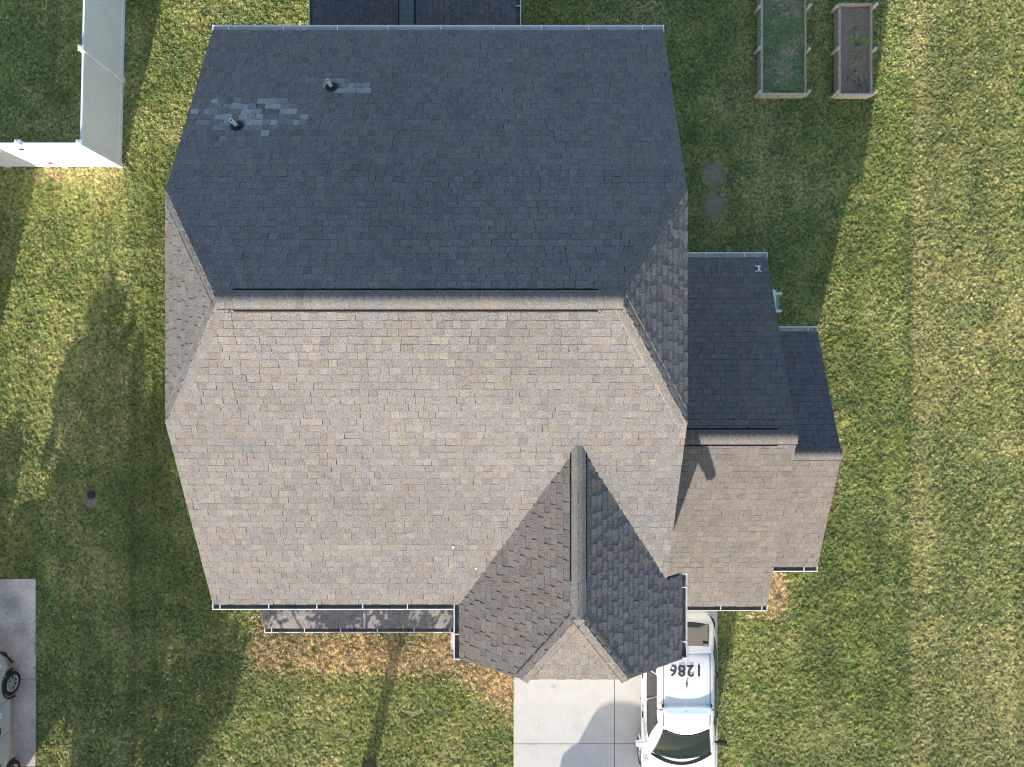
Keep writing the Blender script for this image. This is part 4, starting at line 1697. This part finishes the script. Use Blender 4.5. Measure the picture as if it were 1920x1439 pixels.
def make_tree(name, base, label, blobs, nleaf, leafs, trunk_r, limbs, cat="tree", greens=GREENS, group=None, trunk_top=None):
    base = Vector(base)
    root = empty(name, base)
    tag(root, label, cat, group)
    mb = MB()
    top = Vector(trunk_top) - base if trunk_top is not None else Vector((0.05, 0.05, limbs[0]))
    mb.tube([(0, 0, -0.05), (0, 0, 0.12), top * 0.5, top], [trunk_r * 1.35, trunk_r, trunk_r * 0.92, trunk_r * 0.85], 10)
    for (cx, cy, cz, rx, ry, rz) in blobs:
        c = Vector((cx, cy, cz)) - base
        mid = (top + c) / 2 + Vector((random.uniform(-0.1, 0.1), random.uniform(-0.1, 0.1), 0.15))
        mb.tube([top * 0.96, mid, c + Vector((0, 0, rz * 0.4))], [trunk_r * 0.5, trunk_r * 0.32, 0.012], 7)
    mb.build("trunk", M['bark'], root, smooth=True)
    V, Fc, C = [], [], []
    vol = [b[3] * b[4] * b[5] for b in blobs]
    tot = sum(vol)
    for b, vl in zip(blobs, vol):
        n = int(nleaf * vl / tot)
        # clumps inside the blob
        nc = max(4, n // 45)
        n = max(n, 110)
        for _ in range(nc):
            while True:
                q = rng.uniform(-1, 1, 3)
                if (q ** 2).sum() < 1:
                    break
            cc = Vector((b[0] + q[0] * b[3], b[1] + q[1] * b[4], b[2] + q[2] * b[5])) - base
            cr = random.uniform(0.07, 0.16) * min(1.0, b[3] / 0.4)
            gcol = random.choice(greens)
            for _ in range(n // nc):
                o = len(V)
                e = Vector((rng.normal(0, cr), rng.normal(0, cr), rng.normal(0, cr * 0.8)))
                d = Vector(rng.normal(0, 1, 3)).normalized()
                u = d.orthogonal().normalized()
                s = leafs * random.uniform(0.6, 1.3)
                p0 = cc + e
                w = d.cross(u) * s * 0.45
                V += [p0, p0 + u * s * 0.5 + w * 0.9 + d * s * 0.05, p0 + u * s, p0 + u * s * 0.5 - w * 0.9 + d * s * 0.05]
                Fc += [(o, o + 1, o + 2, o + 3)]
                f = random.uniform(0.7, 1.35)
                C += [tuple(x * f for x in gcol)] * 4
    cr = obj("crown", mesh_from(V, Fc, "crown", cols=C), M['leaf'], root)
    return root


def strip_blobs(spec):
    """blobs whose shadows fall at listed (px, py, height, half width, half height)"""
    out = []
    for px, py, z, r, rz in spec:
        c = caster(px, py, z)
        out.append((c.x, c.y, z, r, r, rz))
    return out


# trees beyond the lower edge: their long shadows cross the left lawn
def cluster(spec, label, nleaf, leafs, tr, ht):
    rough = []
    for (px, py, z, r, rz) in spec:
        z *= 0.58
        if r < 0.2:
            rough.append((px, py, z, r, rz * 0.7))
            continue
        for _ in range(9):
            a_, q_ = random.uniform(0, 6.283), math.sqrt(random.random())
            rough.append((px + math.cos(a_) * q_ * r * 62, py + math.sin(a_) * q_ * r * 80, z + random.uniform(-0.1, 0.1), random.uniform(0.16, 0.30) * (0.6 + 0.5 * r), rz * random.uniform(0.35, 0.8)))
    bl = strip_blobs(rough)
    x_, y_ = sum(b[0] for b in bl) / len(bl), sum(b[1] for b in bl) / len(bl)
    make_tree("tree", (x_, y_, 0), label, bl, nleaf, leafs * 0.62, tr * 0.6, [ht * 0.5])


cluster([(191, 585, 6.1, 0.38, 0.30), (180, 650, 5.8, 0.6, 0.35), (176, 730, 5.5, 0.75, 0.4), (160, 820, 5.1, 0.85, 0.4), (158, 920, 4.7, 0.95, 0.4), (140, 1010, 4.4, 0.95, 0.4), (150, 1110, 4.0, 0.95, 0.4), (150, 1200, 3.7, 0.8, 0.35), (170, 1270, 3.4, 0.7, 0.3), (144, 640, 5.7, 0.10, 0.30), (124, 700, 5.5, 0.11, 0.34), (136, 745, 5.3, 0.12, 0.3), (104, 790, 5.1, 0.12, 0.42), (92, 860, 4.8, 0.11, 0.4), (112, 900, 4.7, 0.12, 0.3), (84, 965, 4.4, 0.14, 0.3), (118, 990, 4.4, 0.16, 0.3), (95, 1060, 4.0, 0.4, 0.25), (205, 560, 6.2, 0.07, 0.25), (226, 590, 6.1, 0.08, 0.25), (128, 1150, 3.8, 0.12, 0.3), (108, 1230, 3.5, 0.1, 0.25), (140, 1330, 3.2, 0.12, 0.2)],
        "pointed leafy tree outside the lower left edge whose shadow tip reaches highest on the lawn", 21000, 0.18, 0.15, 1.6)
cluster([(238, 690, 5.9, 0.42, 0.4), (236, 800, 5.5, 0.6, 0.4), (238, 900, 5.1, 0.7, 0.4), (240, 1010, 4.7, 0.75, 0.4), (235, 1110, 4.3, 0.8, 0.4), (228, 1210, 3.9, 0.85, 0.35), (225, 1310, 3.5, 0.65, 0.35), (215, 1420, 3.1, 0.55, 0.35)],
        "leafy tree outside the lower left edge shading the middle of the left lawn", 19000, 0.18, 0.15, 1.5)
cluster([(300, 800, 5.5, 0.5, 0.4), (322, 920, 5.0, 0.65, 0.4), (318, 1010, 4.6, 0.75, 0.4), (335, 1090, 4.3, 0.7, 0.4), (290, 1170, 4.0, 0.5, 0.3), (290, 1290, 3.5, 0.4, 0.3)],
        "leafy tree outside the lower edge shading the grass strip along the house", 12500, 0.18, 0.13, 1.5)
cluster([(375, 1120, 3.9, 0.6, 0.35), (402, 1190, 3.5, 0.6, 0.3), (360, 1230, 3.3, 0.55, 0.3), (420, 1260, 3.0, 0.33, 0.3), (440, 1180, 3.4, 0.08, 0.25), (450, 1230, 3.2, 0.08, 0.25), (428, 1330, 2.8, 0.07, 0.2), (380, 1370, 2.6, 0.08, 0.22), (335, 1300, 2.9, 0.4, 0.25), (400, 1320, 2.8, 0.3, 0.25), (300, 1390, 2.5, 0.4, 0.25)],
        "small leafy tree outside the lower edge shading the lawn left of the porch", 8000, 0.16, 0.10, 1.1)
cluster([(40, 1095, 4.3, 0.6, 0.25), (-10, 1120, 4.2, 0.8, 0.3), (5, 1190, 3.9, 0.9, 0.35), (55, 1190, 3.9, 0.6, 0.3), (0, 1280, 3.5, 0.8, 0.3), (30, 1300, 3.3, 0.5, 0.25), (-10, 1380, 3.1, 0.6, 0.3)],
        "broad leafy tree outside the lower left corner shading the neighbour's driveway", 14000, 0.18, 0.14, 1.4)

# young front tree whose trunk base is inside the picture
tbase = P(692, 1437)
ft = []
for k in range(26):
    z = random.uniform(3.7, 5.2)
    x = random.uniform(-3.3, 1.7)
    ft.append((tbase.x + x - 0.2, tbase.y - 0.9 + random.uniform(-0.5, 0.35), z, 0.42, 0.4, 0.38))
make_tree("tree", tbase, "slim young tree at the lower edge, its thin trunk shadow crossing the front lawn", ft, 6400, 0.13, 0.175, [0.72],
          greens=[(0.07, 0.12, 0.02), (0.05, 0.10, 0.03), (0.33, 0.12, 0.02), (0.20, 0.15, 0.03)], trunk_top=tbase + Vector((0.0, -0.05, 0.75)))

# columnar shrubs off the left edge: two finger-shaped shadows
for px, py, h, lab in ((27, 815, 1.0, "narrow clipped shrub beside the neighbour's driveway, taller of the pair"), (-6, 835, 0.95, "narrow clipped shrub beside the neighbour's driveway, shorter of the pair")):
    top = caster(px, py, h)
    b = Vector((top.x, top.y, 0))
    bl = [(b.x, b.y, h * f, 0.30, 0.26, h * 0.14) for f in (0.15, 0.3, 0.45, 0.6, 0.75, 0.88)]
    make_tree("shrub", b, lab, bl, 9000, 0.085, 0.03, [h * 0.3], cat="shrub", group="clipped shrubs by the neighbouring driveway")

# ------------------------------------------------------------------ lawn
AREA = (-19.0, 19.0, -14.5, 14.5)
DENS = 720
n = int((AREA[1] - AREA[0]) * (AREA[3] - AREA[2]) * DENS)
gx = rng.uniform(AREA[0], AREA[1], n)
gy = rng.uniform(AREA[2], AREA[3], n)
ppx = 960 + gx * F / H
ppy = 719.5 - gy * F / H


def inbox(x0, x1, y0, y1):
    return (gx > x0) & (gx < x1) & (gy > y0) & (gy < y1)


drop = np.zeros(n, bool)
jit = 0.03 * (fbm(gx, gy, 0.25, 61, 2) - 0.5) * 2
drop |= inbox(WXL, WXR, WYSo, WYNo) | inbox(GX0 + 0.3, GX1 - 0.3, -5.38, -4) | inbox(2.9, 5.95, -4.98, 2.68) | inbox(5.9, 7.25, -4.15, 0.95) | inbox(SX0 + 0.3, SX1 - 0.3, 6.8, 11.8)
drop |= inbox(-5.95, -0.8, -5.9, -4.2)
drop |= (gx > DX0 - 0.015 + jit) & (gx < DX1 + 0.015 + jit) & (gy < -4.6)
drop |= inbox(P(845, 0).x - 0.02, 0.05, P(0, 1219).y - 0.02, -4.9)
drop |= (gx < NX + 0.0 + jit * 1.6) & (gx > NX - 5.5) & (gy < nys[0] + 0.02 + jit * 1.6)
drop |= inbox(b2x0 - 0.02, b2x1 + 0.02, b2y0 - 0.06, b2y1 + 0.06)
drop |= inbox(b1x0 - 0.01, b1x0 + 0.085, b1y0 - 0.05, b1y0 + 3.65) | inbox(b1x1 - 0.06, b1x1 + 0.01, b1y0 - 0.05, b1y0 + 3.65) | inbox(b1x0, b1x1, b1y0 - 0.06, b1y0 + 0.01)
drop |= inbox(-15.45 - 9.6, -15.45, -3.0, 8.0)
drop |= (np.abs(gy - fc.y) < 0.02) & (gx < fc.x)
# bare patches
bare = np.zeros(n)
for (px, py, rx, ry) in ((1338, 326, 17, 22), (1341, 386, 18, 22), (172, 930, 13, 15), (172, 950, 12, 14)):
    q = ((ppx - px) / rx) ** 2 + ((ppy - py) / ry) ** 2 + 1.1 * (fbm(gx, gy, 0.18, 31, 2) - 0.5)
    bare = np.maximum(bare, 1 - smooth01(0.55, 1.25, q))
drop |= rng.random(n) < bare * 0.9
# thin line of soil along the fence foot
foot = np.exp(-((ppx - (231 + 9 * (312 - ppy) / 312 + 8)) / 6) ** 2) * (ppy < 312)
drop |= rng.random(n) < foot * 0.6

# colour, by zones of the lawn itself
green = np.array((0.215, 0.330, 0.115))
lime = np.array((0.485, 0.525, 0.17))
olive = np.array((0.43, 0.42, 0.16))
tan = np.array((0.66, 0.575, 0.30))
straw = np.array((0.92, 0.74, 0.45))
rust = np.array((0.46, 0.31, 0.20))
f1 = fbm(gx, gy, 1.8, 1, 4)
f2 = fbm(gx, gy, 0.5, 9, 4)
f3 = fbm(gx * 1.0, gy * 0.35, 1.3, 19, 4)
rnd = rng.random(n)
dryness = 0.10 + 0.75 * smooth01(0.45, 0.75, f1) * 0.6 + 0.25 * (f2 - 0.5)
right = smooth01(1700, 1712, ppx + 8 * (fbm(gx, gy, 0.3, 41, 2) - 0.5))
edge_band = np.exp(-((ppx - 1722) / 22) ** 2)
green_band = smooth01(1530, 1600, ppx) * (1 - right)
dryness = dryness + right * (0.24 + 0.25 * (f3 - 0.4)) + edge_band * 0.30 - green_band * 0.16
dryness = dryness + 0.20 * smooth01(1000, 1439, ppy) * smooth01(1650, 1850, ppx)
left = (1 - smooth01(240, 300, ppx))
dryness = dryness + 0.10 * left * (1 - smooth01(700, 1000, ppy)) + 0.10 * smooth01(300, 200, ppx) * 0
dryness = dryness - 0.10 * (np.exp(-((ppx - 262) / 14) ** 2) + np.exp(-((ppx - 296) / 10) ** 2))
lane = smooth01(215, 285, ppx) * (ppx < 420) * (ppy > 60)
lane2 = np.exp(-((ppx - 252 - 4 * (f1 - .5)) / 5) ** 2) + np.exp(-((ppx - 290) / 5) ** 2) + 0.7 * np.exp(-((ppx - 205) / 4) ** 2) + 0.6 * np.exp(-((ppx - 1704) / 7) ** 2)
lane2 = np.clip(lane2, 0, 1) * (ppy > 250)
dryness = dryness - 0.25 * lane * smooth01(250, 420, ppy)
strip = np.exp(-((ppy - 325 - 10 * (f2 - .5)) / 16) ** 2) * (ppx < 236)
dryness = dryness + strip * 0.5
# dead straw bed curving in front of the porch to the driveway
yy = 1262 + 30 * (fbm(gx, gy, 0.7, 51, 3) - 0.5) + np.clip(ppx - 800, 0, 200) ** 1.5 * 0.043
bed = smooth01(448, 500, ppx + 30 * (f2 - .5)) * (1 - smooth01(-24, 22, ppy - yy + 26 * (f2 - 0.5))) * (ppx < 975) * (ppy > 1100)
inn = np.exp(-((ppy - (yy - 78)) / 26) ** 2) * (ppx < 740) * 0.55 * smooth01(0.4, 0.6, f2)
bed = np.clip(bed - inn * bed, 0, 1)
q = ((ppx - 1452) / 24) ** 2 + ((ppy - 1105) / 52) ** 2
bed2 = (1 - smooth01(0.7, 1.3, q + 0.8 * (f2 - .5))) * (ppx > 1420)
q = ((ppx - 1432) / 34) ** 2 + ((ppy - 1148) / 12) ** 2
bed2 = np.maximum(bed2, (1 - smooth01(0.7, 1.3, q + 0.8 * (f2 - .5))) * 0.8)
q = ((ppx - 100) / 16) ** 2 + ((ppy - 325) / 16) ** 2
bed2 = np.maximum(bed2, (1 - smooth01(0.5, 1.3, q)) * 0.7)
bed = np.maximum(bed, bed2)
is_dry = rnd < np.clip(dryness, 0.02, 0.9)
is_straw = rng.random(n) < np.clip(bed * (0.62 + 1.0 * (f2 - 0.2)), 0, 0.95)
mixk = np.clip(0.5 + 1.6 * (f2 - 0.5) + rng.normal(0, 0.22, n), 0, 1)[:, None]
colr = green * (1 - mixk) + lime * mixk
ol = (rng.random(n) < 0.28)[:, None]
colr = np.where(ol, olive, colr)
colr = np.where(is_dry[:, None], (tan * 0.72 + colr * 0.28) * (0.8 + 0.4 * rng.random((n, 1))), colr)
st = straw * (0.55 + 0.65 * rng.random((n, 1)))
rr = (rng.random(n) < 0.10)[:, None]
st = np.where(rr, rust, st)
colr = np.where(is_straw[:, None], st, colr)
mow = fbm(gx * 1.0, gy * 0.045, 0.28, 91, 3)
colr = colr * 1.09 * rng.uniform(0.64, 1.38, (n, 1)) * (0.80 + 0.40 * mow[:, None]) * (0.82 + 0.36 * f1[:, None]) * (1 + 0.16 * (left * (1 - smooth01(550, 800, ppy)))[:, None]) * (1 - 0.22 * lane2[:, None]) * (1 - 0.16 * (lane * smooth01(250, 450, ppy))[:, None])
inbed1 = inbox(b1x0, b1x1, b1y0, b1y0 + 3.6)
colr = np.where(inbed1[:, None], np.where((rng.random(n) < 0.15 + 0.5 * smooth01(0.45, 0.65, f2))[:, None], np.array((0.56, 0.49, 0.36)), np.array((0.26, 0.40, 0.16))) * rng.uniform(0.7, 1.3, (n, 1)), colr)
lump = fbm(gx, gy, 0.085, 71, 2)
gz = np.where(inbed1, 0.19, 0.032 * np.clip((lump - 0.38) * 2.2, 0, 1))
scl = rng.uniform(0.42, 0.85, n) * (0.85 + 0.35 * f2)
scl = np.where(is_straw, scl * 1.15, scl)
scl = np.where(inbed1, scl * 2.4, scl)
scl = np.where(bare > 0.3, scl * 0.6, scl)
tilt = np.where(is_straw, 0.55, 0.22)
rx_ = rng.normal(0, 1, n) * tilt
ry_ = rng.normal(0, 1, n) * tilt
rz_ = rng.uniform(0, 6.283, n)
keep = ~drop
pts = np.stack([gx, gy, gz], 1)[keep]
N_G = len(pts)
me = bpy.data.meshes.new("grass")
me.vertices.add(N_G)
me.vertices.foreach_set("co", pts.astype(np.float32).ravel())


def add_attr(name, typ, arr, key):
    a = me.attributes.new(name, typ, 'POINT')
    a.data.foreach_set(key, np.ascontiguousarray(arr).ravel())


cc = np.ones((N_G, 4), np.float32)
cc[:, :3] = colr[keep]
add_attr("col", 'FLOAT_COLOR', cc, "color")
add_attr("rot", 'FLOAT_VECTOR', np.stack([rx_, ry_, rz_], 1)[keep].astype(np.float32), "vector")
add_attr("scl", 'FLOAT', scl[keep].astype(np.float32), "value")
idx = np.where(is_straw, rng.integers(6, 8, n), rng.integers(0, 6, n))[keep].astype(np.int32)
add_attr("idx", 'INT', idx, "value")
me.update()
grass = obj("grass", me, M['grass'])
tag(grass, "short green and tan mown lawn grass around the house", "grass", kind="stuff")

tufts = bpy.data.collections.new("grass_tufts")
for k in range(8):
    V, Fc = [], []
    dry = k >= 6
    for b in range(16 if not dry else 12):
        a = random.uniform(0, 6.283)
        r = random.uniform(0, 0.045)
        p = Vector((math.cos(a) * r, math.sin(a) * r, 0))
        a2 = a + random.uniform(-1.2, 1.2)
        d = Vector((math.cos(a2), math.sin(a2), 0))
        s = Vector((-d.y, d.x, 0))
        L = random.uniform(0.03, 0.058) * (1.7 if dry else 1)
        w = random.uniform(0.005, 0.0085) * (0.6 if dry else 1)
        lean = random.uniform(0.5, 1.25) * (1.2 if dry else 1)
        z1 = L * 0.55 * math.cos(lean * 0.6)
        z2 = z1 + L * 0.5 * math.cos(min(lean * 1.7, 1.6))
        x1 = L * 0.55 * math.sin(lean * 0.6)
        x2 = x1 + L * 0.5 * math.sin(min(lean * 1.7, 1.6))
        o = len(V)
        V += [p - s * w, p + s * w, p + d * x1 + s * w * 0.85 + Vector((0, 0, z1)), p + d * x1 - s * w * 0.85 + Vector((0, 0, z1)), p + d * x2 + Vector((0, 0, z2))]
        Fc += [(o, o + 1, o + 2, o + 3), (o + 3, o + 2, o + 4)]
    tme = mesh_from(V, Fc, "grass_tuft")
    tme.materials.append(M['grass'])
    to = bpy.data.objects.new("grass_tuft_%d" % k, tme)
    tufts.objects.link(to)

ng = bpy.data.node_groups.new("grass_scatter", 'GeometryNodeTree')
ng.interface.new_socket("Geometry", in_out='INPUT', socket_type='NodeSocketGeometry')
ng.interface.new_socket("Geometry", in_out='OUTPUT', socket_type='NodeSocketGeometry')
gi = ng.nodes.new("NodeGroupInput")
go = ng.nodes.new("NodeGroupOutput")
ci = ng.nodes.new("GeometryNodeCollectionInfo")
ci.inputs["Collection"].default_value = tufts
ci.inputs["Separate Children"].default_value = True
ci.inputs["Reset Children"].default_value = True
ip = ng.nodes.new("GeometryNodeInstanceOnPoints")
ip.inputs["Pick Instance"].default_value = True


def named(nm, typ):
    a = ng.nodes.new("GeometryNodeInputNamedAttribute")
    a.data_type = typ
    a.inputs["Name"].default_value = nm
    return a.outputs["Attribute"]


ng.links.new(gi.outputs[0], ip.inputs["Points"])
ng.links.new(ci.outputs[0], ip.inputs["Instance"])
ng.links.new(named("idx", 'INT'), ip.inputs["Instance Index"])
ng.links.new(named("rot", 'FLOAT_VECTOR'), ip.inputs["Rotation"])
ng.links.new(named("scl", 'FLOAT'), ip.inputs["Scale"])
ng.links.new(ip.outputs[0], go.inputs[0])
gm = grass.modifiers.new("scatter", 'NODES')
gm.node_group = ng

# the ground sheet below: thatch of the same grass, in the same zones, out to the horizon
cell = 0.20
NXg, NYg = int(38 / cell), int(29 / cell)
ix = np.clip(((gx + 19) / cell).astype(int), 0, NXg - 1)
iy = np.clip(((gy + 14.5) / cell).astype(int), 0, NYg - 1)
acc = np.zeros((NXg, NYg, 3))
cnt_ = np.zeros((NXg, NYg, 1))
np.add.at(acc, (ix, iy), colr)
np.add.at(cnt_, (ix, iy), 1)
acc = acc / np.maximum(cnt_, 1)
xs = np.concatenate([[-400, -60], -19 + cell * (np.arange(NXg) + 0.5), [60, 400]])
ysg = np.concatenate([[-400, -60], -14.5 + cell * (np.arange(NYg) + 0.5), [60, 400]])
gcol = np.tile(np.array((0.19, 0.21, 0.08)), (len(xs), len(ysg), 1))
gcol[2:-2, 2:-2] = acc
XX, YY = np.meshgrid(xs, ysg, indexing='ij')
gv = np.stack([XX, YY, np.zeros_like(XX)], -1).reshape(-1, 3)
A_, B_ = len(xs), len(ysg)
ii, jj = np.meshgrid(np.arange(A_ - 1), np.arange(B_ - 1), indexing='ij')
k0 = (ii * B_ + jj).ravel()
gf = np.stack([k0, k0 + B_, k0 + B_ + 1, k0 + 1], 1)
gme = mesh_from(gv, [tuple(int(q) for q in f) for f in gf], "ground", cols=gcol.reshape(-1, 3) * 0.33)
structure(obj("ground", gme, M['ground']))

# bare soil patches under the thinned grass
for (px, py, rx, ry, lab) in ((1338, 326, 0.27, 0.36, "upper bare soil patch"), (1341, 386, 0.29, 0.36, "lower bare soil patch"), (172, 934, 0.16, 0.20, "soil round the drain")):
    c = P(px, py)
    V = [(c.x, c.y, 0.012)]
    for k in range(28):
        a = 2 * math.pi * k / 28
        r = 1 + 0.25 * (float(vnoise(math.cos(a) * 2, math.sin(a) * 2, 0.8, int(px))) - 0.5)
        V.append((c.x + math.cos(a) * rx * r * 1.4, c.y + math.sin(a) * ry * r * 1.4, 0.004))
    o = obj("soil", mesh_from(V, [(0, 1 + k, 1 + (k + 1) % 28) for k in range(28)], "soil"), M['soil'])
    structure(o)

# fallen leaves, far too many to count
V, Fc, C = [], [], []
cnt = 0
while cnt < 2600:
    px, py = random.uniform(0, 1920), random.uniform(560, 1439)
    w = 0.04
    if py > 1150 and px < 960:
        w = 0.75 * (0.35 + 0.65 * (py - 1150) / 290)
    if px > 1560:
        w = max(w, 0.6 * max(0, (px - 1560) / 360) * max(0, (py - 800) / 640))
    if px < 240 and py > 1100:
        w = max(w, 0.35)
    if random.random() > w:
        continue
    p = P(px, py)
    if (DX0 - 0.05 < p.x < DX1 and p.y < -4.6) or (p.x < NX and p.y < nys[0]):
        if random.random() > 0.15:
            cnt += 1
            continue
        z = DZ + 0.006
        s = random.uniform(0.008, 0.022)
        colr_ = (0.07, 0.05, 0.035)
    else:
        if XL < p.x < XR and p.y > -6:
            continue
        z = 0.045 + random.random() * 0.025
        s = random.uniform(0.014, 0.036)
        colr_ = random.choice([(0.55, 0.50, 0.46), (0.48, 0.40, 0.32), (0.30, 0.16, 0.09), (0.62, 0.58, 0.55), (0.42, 0.27, 0.10)])
    a = random.uniform(0, 6.28)
    d = Vector((math.cos(a), math.sin(a), random.uniform(-0.3, 0.3))) * s
    q = Vector((-math.sin(a), math.cos(a), random.uniform(-0.4, 0.4))) * s * 0.6
    c = Vector((p.x, p.y, z))
    o = len(V)
    V += [c - d, c + q + Vector((0, 0, s * 0.2)), c + d, c - q + Vector((0, 0, s * 0.2))]
    Fc.append((o, o + 1, o + 2, o + 3))
    C += [colr_] * 4
    cnt += 1
for px, py, s in [(850, 1026, 0.05), (893, 1066, 0.045), (769, 751, 0.02), (640, 905, 0.02), (1012, 690, 0.018), (560, 1010, 0.02), (705, 650, 0.015), (455, 880, 0.018)]:
    yv_ = 0.0
    for _ in range(30):
        zz_ = ZE + SL * (yv_ - YS)
        yv_ = -(py - 719.5) * (H - zz_) / F
    c = Vector(((px - 960) * (H - zz_) / F, yv_, zz_ + 0.035))
    o = len(V)
    V += [c + Vector((-s * 0.5, 0, 0)), c + Vector((0, s * 0.6, s * 0.3)), c + Vector((s * 0.5, 0.01, 0)), c + Vector((0, -s * 0.6, -s * 0.3))]
    Fc.append((o, o + 1, o + 2, o + 3))
    C += [(0.6, 0.58, 0.55) if s > 0.03 else (0.10, 0.07, 0.05)] * 4
fl = obj("fallen_leaves", mesh_from(V, Fc, "fallen_leaves", cols=C), M['leaf'])
tag(fl, "pale fallen leaves and chips scattered over the lawn, driveways and roof", "leaves", kind="stuff")
bpy.data.objects.remove(HP)
